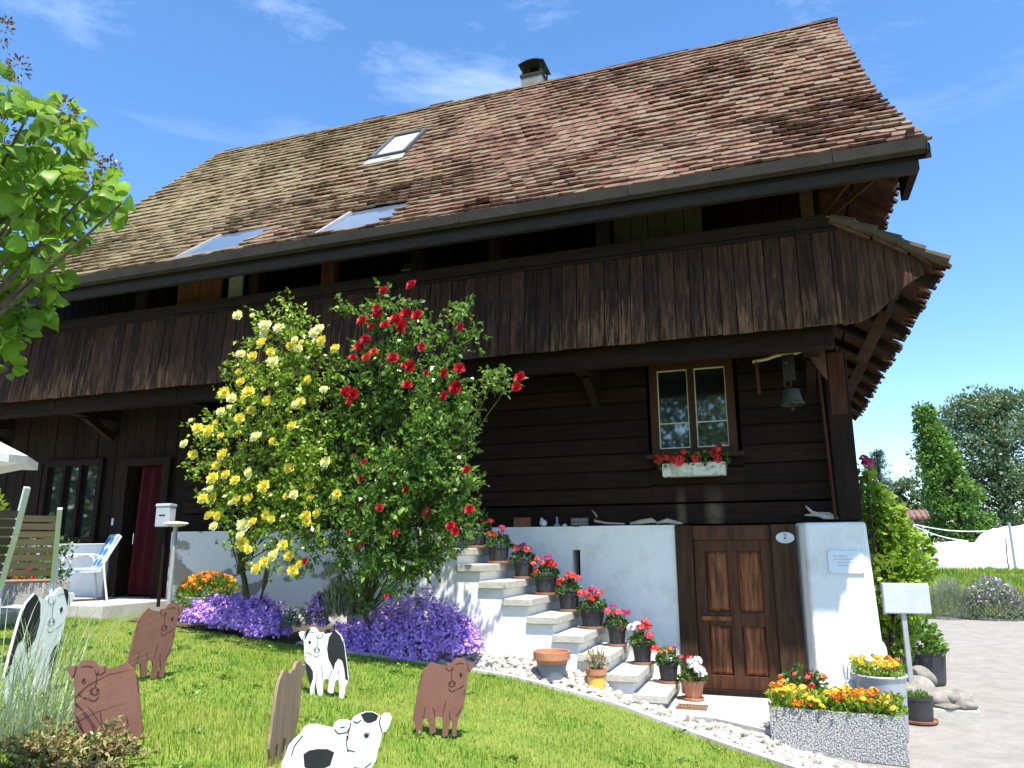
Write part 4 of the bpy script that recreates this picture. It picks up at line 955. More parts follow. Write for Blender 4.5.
mound_plant('bellflower_cushion', 'long purple bellflower cushion below the yellow rose', 'flowers', L2,
            bl([(205, 610, 18, 9), (230, 608, 24, 12), (258, 614, 26, 14), (272, 622, 18, 11), (245, 612, 30, 13)], -1.42, L2, .22), Mger, .035, 1100, Mpurp, .017, 8500, .02)
L3 = (-5.25, -1.35, G(-5.25, -1.35))
mound_plant('bellflower_cushion', 'small sparse purple bellflower clump between the two big cushions', 'flowers', L3,
            bl([(318, 610, 9, 13), (325, 600, 7, 8)], -1.3, L3, .12), Mger, .04, 500, Mpurp, .02, 500, .1)
L4 = (-5.0, -1.3, G(-5.0, -1.3))
mound_plant('lavender_bush', 'grey green lavender tuft standing behind the purple cushion', 'plant', L4,
            bl([(342, 600, 14, 16), (350, 606, 10, 10)], -1.22, L4, .18), Msage, .16, 900, spike=True)
L5 = (-5.55, -1.5, G(-5.55, -1.5))
mound_plant('ground_plant', 'low loose green plant with few mauve flowers near the bed edge', 'plant', L5,
            bl([(298, 615, 12, 9), (290, 622, 9, 5)], -1.45, L5, .12), Msage, .04, 500, Mlavb, .014, 60)
L6 = (-6.15, -1.60, G(-6.15, -1.60))
mound_plant('ground_plant', 'low rusty red stonecrop patch at the lawn edge', 'plant', L6,
            bl([(238, 625, 10, 4), (228, 624, 5, 3)], -1.60, L6, .08), Mcot, .03, 350, Mred, .010, 70)

# ================================================================== POTTED FLOWERS
def pot(parent, r0, r1, h, m, saucer=None, rim=.012, ribs=0):
    prof = [(r0*.96, .012), (r0, .03), (r1, h-.035), (r1+rim, h-.033), (r1+rim, h), (r1-.012, h), (r1-.014, h-.03)]
    mb = MB(); mb.lathe(prof, n=28, cap=False)
    mb.add([(r0*.96*math.cos(2*math.pi*k/28), r0*.96*math.sin(2*math.pi*k/28), .012) for k in range(28)], [tuple(range(28))[::-1]])
    if ribs:
        for k in range(ribs):
            a = 2*math.pi*k/ribs; mb.beam((r0*math.cos(a), r0*math.sin(a), .03), (r1*math.cos(a), r1*math.sin(a), h-.04), .016, .012, up=(math.cos(a), math.sin(a), .1))
    o = mb.build('pot', m, parent, smooth=False)
    mb = MB(); mb.lathe([(.001, h-.03), (r1-.013, h-.03)], n=20, cap=False); mb.build('soil', Msoil, parent)
    if saucer:
        mb = MB(); mb.lathe([(r0*1.1, 0), (r0*1.28, .004), (r0*1.34, .028), (r0*1.28, .030), (r0*1.2, .012)], n=26); mb.build('saucer', saucer, parent)
def flowers_on(t, h, r, heads, nl, lm=None, lsz=.05, height=.16, spread=1.25):
    p, d = ball(nl, .5); p[:, 2] = np.abs(p[:, 2]); P = p*[r*spread, r*spread, height]+[0, 0, h-.03]
    leaves('foliage', P, d+[0, 0, .4], lsz*(.6+.7*rng.random(nl)), lsz*.9, lm or Mger, t)
    mb = MB(); any_ = False
    for (dx, dz, kind, s) in heads:
        y = -random.uniform(.02, r*1.0); o = place(CL[kind], t, (dx, y, h+dz), (random.uniform(-.3, .5), random.uniform(-.3, .3), random.random()*6), s)
        mb.tube([(dx*.4, y*.4, h-.02), (dx*.8, y*.8, h+dz*.6), (dx, y, h+dz)], .0035, 4)
    mb.build('stem', Mger, t)
GP = 'flower pots on the stone steps'
pots = [  # step, heads (dx, dz, kind, size), label
 (0, [(.03, .13, 'ora', .7), (-.05, .09, 'ora', .55), (.09, .16, 'mag', .5)], 'black pot with small orange flowers on the lowest step', .105),
 (1, [(-.10, .17, 'white', 1.0), (-.04, .20, 'white', .9), (.02, .17, 'pink', 1.0), (.09, .19, 'red', .85), (.10, .10, 'pink', .9), (.15, -.04, 'red', .9), (.05, .24, 'pink', .8)], 'black pot of mixed white and coral geraniums on the second step', .105),
 (2, [(-.08, .16, 'pink', .9), (.03, .15, 'pink', .9), (.12, .15, 'mag', .9), (.07, -.03, 'red', .9), (-.02, .22, 'mag', .6)], 'black pot with a red bloom hanging over its rim on the third step', .100),
 (3, [(-.11, .17, 'pink', 1.0), (-.03, .17, 'pink', .9), (.03, .22, 'mag', .9), (.02, .12, 'red', 1.1), (.09, .18, 'pink', .9), (-.06, .20, 'mag', .6)], 'wide black pot of dense coral pink geraniums on the fourth step', .13),
 (4, [(-.08, .12, 'red', .95), (.02, .18, 'pink', 1.1), (.08, .18, 'red', .9), (.12, .16, 'pink', .8)], 'black pot with red blooms left of the wall niche, fifth from the bottom', .115),
 (5, [(-.12, .14, 'pink', .7), (-.08, .20, 'pink', .8), (.0, .15, 'pink', 1.0), (.08, .14, 'red', 1.1), (.06, .22, 'mag', .8), (-.10, .05, 'red', .8), (.13, .13, 'red', .8)], 'black pot with broad red and pink geraniums on the sixth step', .125),
 (6, [(-.07, .14, 'pink', .95), (-.01, .14, 'pink', 1.1), (.08, .13, 'pink', 1.0), (.02, .18, 'mag', .6)], 'black pot with three round pink blooms on the seventh step', .115),
 (7, [(-.07, .12, 'red', 1.0), (.01, .12, 'red', .5), (-.07, .28, 'red', .8), (.08, .2, 'mag', .8), (.1, .16, 'mag', .6)], 'black pot in half shade with one bright red bloom on the eighth step', .12),
 (8, [(.02, .24, 'red', .6), (.10, .12, 'red', .5)], 'dark leafy pot in shade on the topmost of the potted steps', .125)]
for i, heads, lab, r in pots:
    x = -1.28-.005-.283*i*.985; z = Z0S+RISE*i
    t = thing('potted_geranium', lab, 'flower pot', (x, -.30 if i < 7 else -.42, z), 0, GP)
    pot(t, r*.82, r, .215, Mpotb, Msauc, rim=.008, ribs=14 if i in (3, 5, 6, 7, 4) else 0)
    flowers_on(t, .215, r, heads, 170 if i < 8 else 240, height=.17 if i < 8 else .3)
# terracotta pot at the foot of the stair
t = thing('potted_geranium', 'terracotta pot of white geraniums beside the wooden door', 'flower pot', (-1.02, -.36, .25))
pot(t, .085, .115, .205, Mterra, Mterra); flowers_on(t, .205, .11, [(.04, .14, 'white', 1.2), (.09, .11, 'white', 1.1), (.0, .20, 'white', .9), (.12, .07, 'white', .9), (-.01, .22, 'red', .8), (.06, .20, 'white', 1.0), (-.10, .24, 'mag', .5)], 190, height=.18)
# two pots on the gravel
zz = .50
t = thing('planter_pot', 'wide empty terracotta pot with blue grey lower half on the pebbles', 'flower pot', (-2.30, -1.36, G(-2.3, -1.36)+.03))
mb = MB(); mb.lathe([(.115, 0), (.155, .17)], n=30, cap=True); mb.build('glazed_base', Mblue, t)
mb = MB(); mb.lathe([(.157, .17), (.165, .20), (.188, .205), (.19, .285), (.172, .285), (.158, .21), (.10, .205)], n=30, cap=False); mb.build('rim', Mterra, t, bevel=.004)
mb = MB(); mb.lathe([(.001, .235), (.163, .235)], n=24, cap=False); mb.build('soil', Msoil, t)
t = thing('planter_pot', 'small yellow pot with terracotta rim and withered plant on the pebbles', 'flower pot', (-1.86, -1.28, G(-1.86, -1.28)+.03))
mb = MB(); mb.lathe([(.085, 0), (.092, .145)], n=26); mb.build('glazed_base', Mylw, t)
mb = MB(); mb.lathe([(.094, .145), (.098, .165), (.106, .168), (.108, .22), (.096, .22), (.09, .18)], n=26, cap=False); mb.build('rim', Mterra, t)
mb = MB(); mb.lathe([(.001, .195), (.093, .195)], n=20, cap=False); mb.build('soil', Msoil, t)
p, d = ball(90, .4); p[:, 2] = np.abs(p[:, 2]); leaves('dry_leaves', p*[.11, .11, .2]+[0, 0, .2], d+[0, 0, 1], .05, .03, mat('dry straw leaves', (.38, .30, .17), (.5, .42, .26), attr=.3), t)
mb = MB()
for k in range(9): a = random.random()*6.28; mb.tube([(0, 0, .19), (.05*math.cos(a), .05*math.sin(a), .3), (.09*math.cos(a), .09*math.sin(a), .36+.1*random.random())], .004, 4)
mb.build('stem', Mcane, t)
# foot scraper
t = MB()
for k in range(9): t.box(-.14+k*.034, -.14+k*.034+.014, -.07, .07, .008, .022)
t.box(-.15, .155, -.078, -.066, .006, .026); t.box(-.15, .155, .066, .078, .006, .026)
o = t.build('foot_scraper', mat('rusty grate iron', (.20, .10, .06), (.28, .15, .09), rough=.8, scale=20)); o.location = (-.99, -.80, .25); tag(o, 'rusty foot scraper grate on the slab by the lowest step', 'foot scraper')

# trough and tubs on the right
t = thing('stone_trough', 'long exposed aggregate trough full of orange and yellow flowers', 'planter', (.33, -1.54, .11), rad(-6))
mb = MB()
for a in ((-.53, .53, -.20, -.14, 0, .37), (-.53, .53, .14, .20, 0, .37), (-.53, -.47, -.14, .14, 0, .37), (.47, .53, -.14, .14, 0, .37), (-.47, .47, -.14, .14, 0, .30)): mb.box(*a)
mb.build('trough_body', Mexpo, t)
mb = MB(); mb.box(-.47, .47, -.14, .14, .30, .335); mb.build('soil', Msoil, t)
n = 1500; P = np.stack([(rng.random(n)-.5)*1.08, (rng.random(n)-.5)*.42, .34+.14*rng.random(n)], 1); leaves('foliage', P, rng.normal(size=(n, 3))+[0, 0, 1.2], .05, .03, Mvine, t)
for k in range(98):
    x = (random.random()-.5)*1.02; y = (random.random()-.5)*.42
    place(CL[random.choice(('yel', 'yel', 'yel', 'ora', 'ora') if x < .1 or random.random() < .6 else ('yel', 'yel'))], t, (x, y, .42+.09*random.random()+.03*math.sin(x*9)), (random.uniform(-.4, .6), random.uniform(-.4, .4), random.random()*6), random.uniform(.45, .75))
t = thing('flowering_plant', 'leafy plant with red and orange blooms behind the stone trough by the door', 'plant', (.08, -1.05, .25))
n = 900; p, d = ball(n, .4); p[:, 2] = np.abs(p[:, 2]); leaves('foliage', p*[.27, .2, .50], d+[0, 0, .7], .055, .035, Mger, t)
for k in range(13): place(CL[random.choice(('pink', 'ora', 'red', 'pink'))], t, (random.uniform(-.22, .2), random.uniform(-.2, -.05), random.uniform(.26, .44)), (random.random(), 0, random.random()*6), random.uniform(.4, .7))

t = thing('zinc_tub', 'oval grey zinc tub of yellow flowers in front of the white pier', 'planter', (.765, -.86, .12))
mb = MB(); mb.lathe([(.19, 0), (.2, .02), (.225, .5), (.232, .53), (.245, .545), (.245, .56), (.228, .562), (.22, .53)], n=36, cap=False); mb.lathe([(.001, .01), (.19, .01)], n=36, cap=False); o = mb.build('tub_body', Mzinc, t, smooth=True)
mb = MB(); mb.lathe([(.001, .53), (.222, .53)], n=24, cap=False); mb.build('soil', Msoil, t)
n = 420; a = rng.random(n)*6.28; rr = np.sqrt(rng.random(n))*.235; P = np.stack([rr*np.cos(a), rr*np.sin(a), .53+.12*rng.random(n)], 1); leaves('foliage', P, rng.normal(size=(n, 3))+[0, 0, 1], .045, .028, Mvine, t)
for k in range(34):
    a = random.random()*6.28; q = math.sqrt(random.random())*.22; x = q*math.cos(a)
    place(CL['ora' if x > .08 and random.random() < .8 else 'yel'], t, (x, q*math.sin(a), .63+.05*random.random()), (random.uniform(-.4, .6), 0, random.random()*6), random.uniform(.4, .7))
t = thing('planter_pot', 'black pot with sparse green shoots on a saucer beside the stone pile', 'flower pot', (1.17, -.02, .115))
pot(t, .135, .148, .25, Mpotb, Msauc, rim=.004)
n = 160; p, d = ball(n, .4); p[:, 2] = np.abs(p[:, 2]); leaves('foliage', p*[.13, .13, .07]+[0, 0, .22], d+[0, 0, .8], .04, .022, Mivy, t)
t = thing('planter_pot', 'large black tub of bright green bushy leaves behind the stone pile', 'flower pot', (1.62, 2.45, .105))
pot(t, .24, .27, .42, Mpotb, None, rim=.01)
n = 900; p, d = ball(n, .4); p[:, 2] = np.abs(p[:, 2]); leaves('foliage', p*[.40, .36, .52]+[-.12, 0, .36], d+[0, 0, .6], .085, .045, Mivy, t)
# stones on a slab
mb = MB(); mb.box(1.12, 1.78, .22, 1.25, .08, .205); o = mb.build('stone_slab', Mstone, None, bevel=.01); tag(o, 'pale slab at the driveway edge carrying a pile of stones', 'slab')
def rock(loc, s, label, rz=0.):
    bm = bmesh.new(); bmesh.ops.create_icosphere(bm, subdivisions=3, radius=1)
    sd_ = random.random()*50
    for v in bm.verts:
        n_ = v.co.normalized(); k = 1+.13*math.sin(n_.x*2.3+sd_)*math.cos(n_.y*2.9+sd_*1.3)+.08*math.sin(n_.z*4+n_.x*3+sd_)
        v.co = Vector((n_.x*s[0], n_.y*s[1], n_.z*s[2]))*k
    me = bpy.data.meshes.new('field_stone'); bm.to_mesh(me); bm.free(); me.materials.append(Mrock)
    a_ = me.attributes.new('rnd', 'FLOAT', 'FACE'); a_.data.foreach_set('value', np.full(len(me.polygons), random.random(), 'f'))
    me.polygons.foreach_set('use_smooth', np.ones(len(me.polygons), bool))
    o_ = bpy.data.objects.new('field_stone', me); COL.objects.link(o_); o_.location = loc; o_.rotation_euler = (0, 0, rz)
    tag(o_, label, 'stone', 'stones piled on the slab'); return o_
rock((1.24, .50, .32), (.18, .15, .15), 'tallest rounded stone at the left end of the stone pile', .3)
rock((1.40, .40, .285), (.20, .12, .10), 'broad flat stone in front of the tall rounded stone')
rock((1.36, .85, .40), (.17, .14, .15), 'grey rounded stone at the top of the pile, near the black tub', .8)
rock((1.58, .72, .28), (.24, .08, .055), 'long narrow slanting stone lying across the pile', -.5)
rock((1.60, .44, .275), (.19, .12, .095), 'dark bellied stone at the right part of the pile', .4)
rock((1.66, .30, .24), (.10, .085, .055), 'smallest stone at the front right corner of the slab', .2)
rock((1.50, .28, .225), (.12, .07, .03), 'thin flat white stone at the front edge of the slab')
# rabbit figure (white garden ornament)
t = thing('rabbit_figurine', 'white rabbit figurine with upright ear at the foot of the pier', 'figurine', (.53, -.72, .25))
t.scale = (1.5, 1.5, 1.5)
bm = bmesh.new()
for c, s in (((0, 0, .09), (.075, .07, .09)), ((.0, -.05, .19), (.05, .055, .05)), ((.0, -.10, .18), (.03, .03, .025)), ((-.03, -.02, .29), (.018, .012, .075)), ((.035, -.01, .27), (.018, .012, .065)), ((.04, -.07, .03), (.03, .05, .03)), ((-.04, -.07, .03), (.03, .05, .03))):
    bmesh.ops.create_icosphere(bm, subdivisions=3, radius=1, matrix=Matrix.Translation(c)@Matrix.Diagonal((*s, 1)))
me = bpy.data.meshes.new('rabbit_body'); bm.to_mesh(me); bm.free(); me.materials.append(mat('white glazed plaster', (.72, .72, .70), rough=.6)); me.polygons.foreach_set('use_smooth', np.ones(len(me.polygons), bool))
o = bpy.data.objects.new('rabbit_body', me); COL.objects.link(o); o.parent = t
rm = o.modifiers.new('join', 'REMESH'); rm.mode = 'VOXEL'; rm.voxel_size = .008; rm.use_smooth_shade = True
# leaning pale board with a dark knob
t = thing('leaning_panel', 'pale rounded panel with a dark knob leaning on the pier', 'panel', (.76, -.30, .2), rad(4))
n = 14; poly = [(-.14, 0), (.16, 0), (.16, .55)]+[(.01+.15*math.cos(math.pi*k/n), .62+.14*math.sin(math.pi*k/n)) for k in range(n+1)]+[(-.14, .55)]
mb = MB(); mb.prism(poly, ((0, 0, 0), (1, 0, 0), (0, .05, 1), (0, 1, 0)), -.02, 0); mb.build('board', Minfo, t)
mb = MB(); mb.lathe([(.001, -.015), (.014, -.012), (.016, 0)], n=12); o = mb.build('knob', Miron, t); o.location = (.02, .005, .57); o.rotation_euler = (rad(90), 0, 0)

# plaques on pier and jamb
t = thing('house_number_plate', 'oval white enamel plate with blue number 2 on the right door jamb', 'number plate', (.035, -.034, 1.95))
mb = MB(); n = 32; mb.prism([(.098*math.cos(2*math.pi*k/n), .062*math.sin(2*math.pi*k/n)) for k in range(n)], ((0, 0, 0), (1, 0, 0), (0, 0, 1), (0, 1, 0)), -.012, 0); mb.build('plate', Mplaq, t, bevel=.003)
def text(name, body, size, m, parent, loc, rot=(rad(90), 0, 0)):
    c = bpy.data.curves.new(name, 'FONT'); c.body = body; c.size = size; c.align_x = 'CENTER'; c.align_y = 'CENTER'; c.extrude = .001
    c.materials.append(m); o = bpy.data.objects.new(name, c); COL.objects.link(o); bpy.context.view_layer.update()
    me = bpy.data.meshes.new_from_object(o.evaluated_get(bpy.context.evaluated_depsgraph_get())); bpy.data.objects.remove(o)
    if not me.materials: me.materials.append(m)
    o = bpy.data.objects.new(name, me); COL.objects.link(o)
    o.parent = parent; o.location = loc; o.rotation_euler = rot; return o
text('numeral', '2', .085, Mink, t, (0, -.0145, .012))
mb = MB()
for k in range(11): a = rad(-150+k*12); mb.box(.074*math.cos(a)-.004, .074*math.cos(a)+.004, -.0145, -.012, .044*math.sin(a)-.005, .044*math.sin(a)+.004)
mb.build('small_lettering', Mgreyink, t)
t = thing('info_plate', 'frosted rectangular plate with grey lettering on the white corner pier', 'sign', (.625, -.158, 1.69))
t.rotation_euler = (rad(-2.7), 0, 0)
mb = MB(); mb.box(-.175, .175, -.012, 0, -.12, .12); mb.build('plate', Minfo, t, bevel=.003)
mb = MB()
for k, (a, b) in enumerate(((-.12, .02), (-.11, .09), (-.08, .08), (-.08, .03))):
    x = a
    while x < b: w = random.uniform(.008, .03); mb.box(x, min(x+w, b), -.014, -.0121, .055-k*.032, .066-k*.032); x += w+.006
mb.build('lettering', Mgreyink, t)
mb = MB()
for x in (-.16, .16):
    for z in (-.105, .105): mb.lathe([(.007, 0), (.006, .004)], (x, z, .012), n=10)
o = mb.build('fixing_stud', Mgalv, t); o.rotation_euler = (rad(90), 0, 0)
# board on a post
t = thing('post_sign', 'blank white board on a grey metal post by the driveway', 'sign', (1.24, .42, .1), rad(6))
mb = MB(); mb.box(-.235, .235, -.02, .012, 1.03, 1.355); mb.build('board', mat('white painted sheet', (.46, .49, .50), (.52, .55, .56), rough=.5), t, bevel=.012)
mb = MB(); mb.box(-.24, -.215, -.005, .05, 1.02, 1.36); mb.build('frame_edge', Mgalv, t)
mb = MB(); mb.box(-.06, -.015, .014, .06, 0, 1.2); mb.build('post', Mgalv, t)

# ================================================================== THINGS ON THE WALL
t = thing('window_box', 'white worn window box with red geraniums under the right window', 'window box', (-.91, -.06, 2.665))
mb = MB(); mb.box(-.36, .36, -.09, -.075, 0, .15); mb.box(-.36, .36, .075, .09, 0, .15); mb.box(-.36, -.345, -.075, .075, 0, .15); mb.box(.345, .36, -.075, .075, 0, .15); mb.box(-.345, .345, -.075, .075, 0, .1)
mb.build('box', mat('flaking cream paint', (.38, .36, .29), (.62, .60, .52), rough=.8, scale=14, lo=.4, hi=.55), t, bevel=.004)
n = 260; P = np.stack([(rng.random(n)-.5)*.8, -.1+.18*rng.random(n), .1+.16*rng.random(n)], 1); leaves('foliage', P, rng.normal(size=(n, 3))+[0, -.4, .5], .055, .045, Mger, t)
for (x, z, s) in ((-.40, .2, 1.0), (-.30, .22, .8), (-.18, .18, 1.3), (-.14, .2, 1.0), (-.10, .28, .7), (.04, .2, 1.0), (.26, .26, 1.2), (.31, .3, 1.0), (.28, .18, .9)):
    place(CL['red'], t, (x, -.12, z), (.9, 0, random.random()*6), s)
mb = MB()
for x in (-.3, .3): mb.box(x-.015, x+.015, -.02, .17, -.012, -.001)
mb.build('bracket', Miron, t)

t = thing('cow_bell', 'old bell hanging on a strap under the balcony near the corner post', 'bell', (.22, -.5, 3.36))
mb = MB(); n = 4
prof = [(.13, 0), (.128, .02), (.115, .03), (.10, .09), (.082, .17), (.03, .185), (.001, .186)]
mb.lathe(prof, n=26, cap=False); mb.lathe([(.12, .002), (.10, .06), (.07, .16)], n=26, cap=False); mb.build('bell_body', Mbell, t, smooth=False)
mb = MB(); mb.tube([(0, 0, .12), (0, 0, -.03)], .008, 6); mb.lathe([(.001, -.065), (.018, -.055), (.022, -.04), (.012, -.02)], n=12); mb.build('clapper', Miron, t)
mb = MB()
for k in range(12):
    a, b = 2*math.pi*k/12, 2*math.pi*(k+1)/12; mb.tube([(-.03+.04*math.cos(a), 0, .235+.045*math.sin(a)), (-.03+.04*math.cos(b), 0, .235+.045*math.sin(b))], .006, 5)
mb.build('ring', Mbell, t)
mb = MB(); mb.box(-.07, .06, -.015, .015, .27, .70); mb.build('strap', mat('dark leather', (.018, .014, .012), rough=.7), t)
mb = MB(); mb.lathe([(.018, 0), (.012, .012), (.001, .014)], (-.03, -.5, 0), n=12); o = mb.build('rivet', mat('copper rivet', (.5, .25, .2), metal=.5, rough=.5), t); o.location = (-.0, .484, .47); o.rotation_euler = (0, 0, 0)
t = thing('carrying_stick', 'pale branch slung under the balcony from which the bell hangs', 'stick', (.0, -.5, 3.9))
mb = MB(); mb.tube([(-.16, 0, -.02), (.0, .0, .0), (.1, 0, .03), (.3, 0, .035), (.42, 0, .07), (.54, .03, .10)], [.020, .018, .019, .016, .018, .012], 8); mb.build('branch', mat('peeled branch', (.42, .33, .16), (.55, .46, .26), rough=.8, scale=12), t)
mb = MB(); mb.tube([(-.12, -.005, -.03), (-.115, 0, -.40)], [.018, .02], 7); mb.build('peg', Wr, t)
t = MB(); t.add([(.40, -.47, 3.96), (.60, -.47, 3.99), (.60, -.47, 3.62), (.56, -.47, 3.66), (.40, -.43, 3.96), (.60, -.43, 3.99), (.60, -.43, 3.62), (.56, -.43, 3.66)], [(3, 2, 1, 0), (4, 5, 6, 7), (0, 1, 5, 4), (1, 2, 6, 5), (2, 3, 7, 6), (3, 0, 4, 7)])
o = t.build('corner_bracket', Wp); tag(o, 'triangular wooden bracket beside the corner post at the end of the pale branch', 'bracket')

# on the ledge above the white base
ZL = 2.11
o = MB().box(-3.20, -2.98, .02, .085, ZL, ZL+.115).build('wooden_crate', mat('brown box wood', (.16, .06, .035), (.22, .09, .05), rough=.8), bevel=.008); tag(o, 'small reddish brown box on the ledge above the topmost steps', 'box')
mb = MB(); mb.lathe([(.02, 0), (.045, .02), (.05, .05), (.03, .08), (.001, .085)], n=16); mb.lathe([(.001, .07), (.02, .075), (.018, .10), (.001, .11)], (-.02, 0, 0), n=12); o = mb.build('ceramic_hen', Mplaq, smooth=True); o.location = (-2.81, .045, ZL); tag(o, 'small round white ceramic figure beside the reddish box on the ledge', 'figurine')
mb = MB(); mb.lathe([(.045, 0), (.045, .015), (.02, .04), (.014, .09), (.02, .1), (.001, .13)], n=14); o = mb.build('glass_ornament', mat('grey glass', (.16, .18, .22), rough=.2, spec=.8), smooth=True); o.location = (-2.63, .045, ZL); tag(o, 'slim grey pointed ornament on the ledge left of the lettered sign', 'ornament')
mb = MB(); mb.lathe([(.03, 0), (.035, .012), (.01, .03), (.001, .032)], n=12); o = mb.build('pebble_ornament', Mplaq); o.location = (-2.53, .04, ZL); tag(o, 'tiny flat white ornament between the pointed ornament and the lettered sign', 'ornament')
t = thing('lettered_sign', 'small dark sign with pale worn lettering standing on the ledge', 'sign', (-2.34, .05, ZL))
mb = MB(); mb.box(-.11, .11, -.01, .01, 0, .10); mb.build('board', mat('grey slate', (.07, .07, .07), (.11, .11, .11), rough=.8), t)
mb = MB()
for row in (0, 1):
    x = -.10
    while x < .09:
        w = random.uniform(.014, .022); z0 = .055-row*.045; mb.box(x, x+.004, -.0125, -.0101, z0, z0+.034); mb.box(x+.004, x+w-.004, -.0124, -.0101, z0+random.choice((0, .015, .03)), z0+.004+random.choice((0, .015, .03)) if False else z0+.034) if random.random() < .25 else mb.box(x+w-.006, x+w-.002, -.0125, -.0101, z0+.004, z0+.03); x += w+.003
mb.build('lettering', mat('worn pale paint', (.30, .30, .28), rough=.8), t)
def driftwood(loc, pts, rs, label):
    mb = MB()
    for p_, r_ in zip(pts, rs): mb.tube(p_, r_, 7)
    o = mb.build('driftwood', Mdrift, smooth=True); o.location = loc; tag(o, label, 'driftwood')
driftwood((-1.9, .05, ZL), [[(-.25, 0, .06), (-.22, 0, .12), (-.28, .0, .19)], [(-.25, 0, .06), (-.1, 0, .03), (.12, 0, .02)]], [[.016, .014, .006], [.018, .014, .008]], 'short forked piece of driftwood on the ledge right of the lettered sign')
driftwood((-1.45, .04, ZL), [[(-.26, 0, .02), (-.12, -.01, .04), (.0, 0, .055), (.06, .01, .03)], [(.05, 0, .02), (.18, 0, .05), (.3, 0, .02), (.36, .0, .014)]], [[.016, .03, .032, .010], [.012, .03, .022, .008]], 'long flat bleached driftwood on the ledge near the door')
driftwood((.42, -.0, 2.125), [[(-.14, 0, .17), (-.08, 0, .10), (.04, -.02, .05), (.22, 0, .03)], [(-.16, -.02, .07), (-.04, -.02, .07), (.06, 0, .04)], [(-.02, .0, .09), (.10, .02, .08), (.19, .03, .025)]], [[.010, .02, .03, .014], [.01, .018, .02], [.014, .02, .014]], 'branching bleached driftwood lying on top of the white pier')

# letter box and post at the end of the porch wall
t = thing('letter_box', 'white wall letter box by the red terrace door', 'letter box', (-7.54, -1.30, 1.13))
mb = MB(); mb.box(-.11, .11, -.06, .06, 1.0, 1.26); mb.prism([(-.07, 1.26), (.07, 1.26), (.06, 1.29), (-.06, 1.30)], ((0, 0, 0), (0, 1, 0), (0, 0, 1), (1, 0, 0)), -.12, .12); mb.build('box_body', mat('cool white enamel', (.36, .39, .43), rough=.5), t, bevel=.008)
mb = MB(); mb.box(-.05, .05, -.063, -.0605, 1.14, 1.155); mb.build('slot', Mblack, t)
mb = MB(); mb.box(-.03, .0, .02, .05, 0, 1.0); mb.build('post', Wv, t)
t = thing('garden_lamp', 'slim metal garden lamp with flat cap beside the letter box', 'lamp', (-7.26, -1.40, G(-7.26, -1.4)))
mb = MB(); mb.tube([(0, 0, 0), (0, 0, 1.22)], .028, 10); mb.build('pole', Mgalv, t)
mb = MB(); mb.lathe([(.001, 1.20), (.11, 1.22), (.15, 1.245), (.14, 1.26), (.001, 1.275)], n=24); mb.build('cap', Mwmetal, t)

# orange flowers in a bowl at the terrace corner
t = thing('flower_bowl', 'wide bowl overflowing with orange flowers beside the letter box and terrace', 'planter', (-7.12, -.85, G(-7.12, -.85)+.02))
mb = MB(); mb.lathe([(.20, 0), (.22, .10), (.30, .27), (.32, .30), (.32, .32), (.29, .31)], n=28, cap=False); mb.build('bowl', Mconc, t)
n = 1300; p, d = ball(n, .4); leaves('foliage', p*[.42, .36, .26]+[0, 0, .30], d+[0, 0, .5], .06, .03, Mvine, t)
p, d = ball(150, .9); p[:, 2] = np.abs(p[:, 2])
k_ = 0
for q in p:
    if k_ >= 75: break
    if q[2] > .2 and q[1] < .5: place(CL[random.choice(('ora', 'ora', 'ora', 'yel'))], t, (q[0]*.43, q[1]*.36, .34+q[2]*.28), (random.uniform(0, .8), random.uniform(-.4, .4), random.random()*6), random.uniform(.35, .7)); k_ += 1

# ================================================================== CALF CUT-OUTS
def poly_m(pts, x0, y0, s): return [((x-x0)*s, (y0-y)*s) for x, y in pts]
STAND = [(235, 735), (228, 690), (222, 640), (195, 580), (197, 545), (210, 490), (222, 410), (240, 320), (252, 260), (268, 210), (290, 175), (318, 148), (345, 125), (365, 140), (390, 150), (425, 158), (455, 165), (470, 145), (510, 146), (525, 128), (545, 108), (570, 101), (600, 103), (625, 115), (645, 142), (690, 138), (707, 148), (700, 175), (672, 215), (652, 222), (648, 270), (640, 330), (635, 390), (630, 440), (615, 500), (600, 540), (580, 575), (572, 610), (566, 660), (560, 715), (540, 722), (523, 712), (526, 660), (523, 620), (513, 590), (505, 620), (497, 660), (487, 715), (462, 722), (440, 714), (444, 660), (445, 615), (436, 572), (410, 562), (385, 568), (384, 600), (388, 640), (390, 680), (365, 692), (338, 688), (334, 650), (328, 615), (318, 575), (300, 572), (285, 578), (278, 610), (276, 660), (280, 722), (258, 738)]
def strokes(mb, lines, w, y):
    for ln in lines:
        for (a, b) in zip(ln, ln[1:]):
            a_, b_ = np.array(a), np.array(b); d = b_-a_; l = np.linalg.norm(d)
            if l < 1e-6: continue
            d /= l; n_ = np.array([-d[1], d[0]])*w/2; a_ = a_-d*w*.3; b_ = b_+d*w*.3
            mb.add([(a_[0]+n_[0], y, a_[1]+n_[1]), (a_[0]-n_[0], y, a_[1]-n_[1]), (b_[0]-n_[0], y, b_[1]-n_[1]), (b_[0]+n_[0], y, b_[1]+n_[1])], [(0, 1, 2, 3)])
def ellipse(cx, cy, a, b, n=14): return [(cx+a*math.cos(2*math.pi*k/n), cy+b*math.sin(2*math.pi*k/n)) for k in range(n+1)]
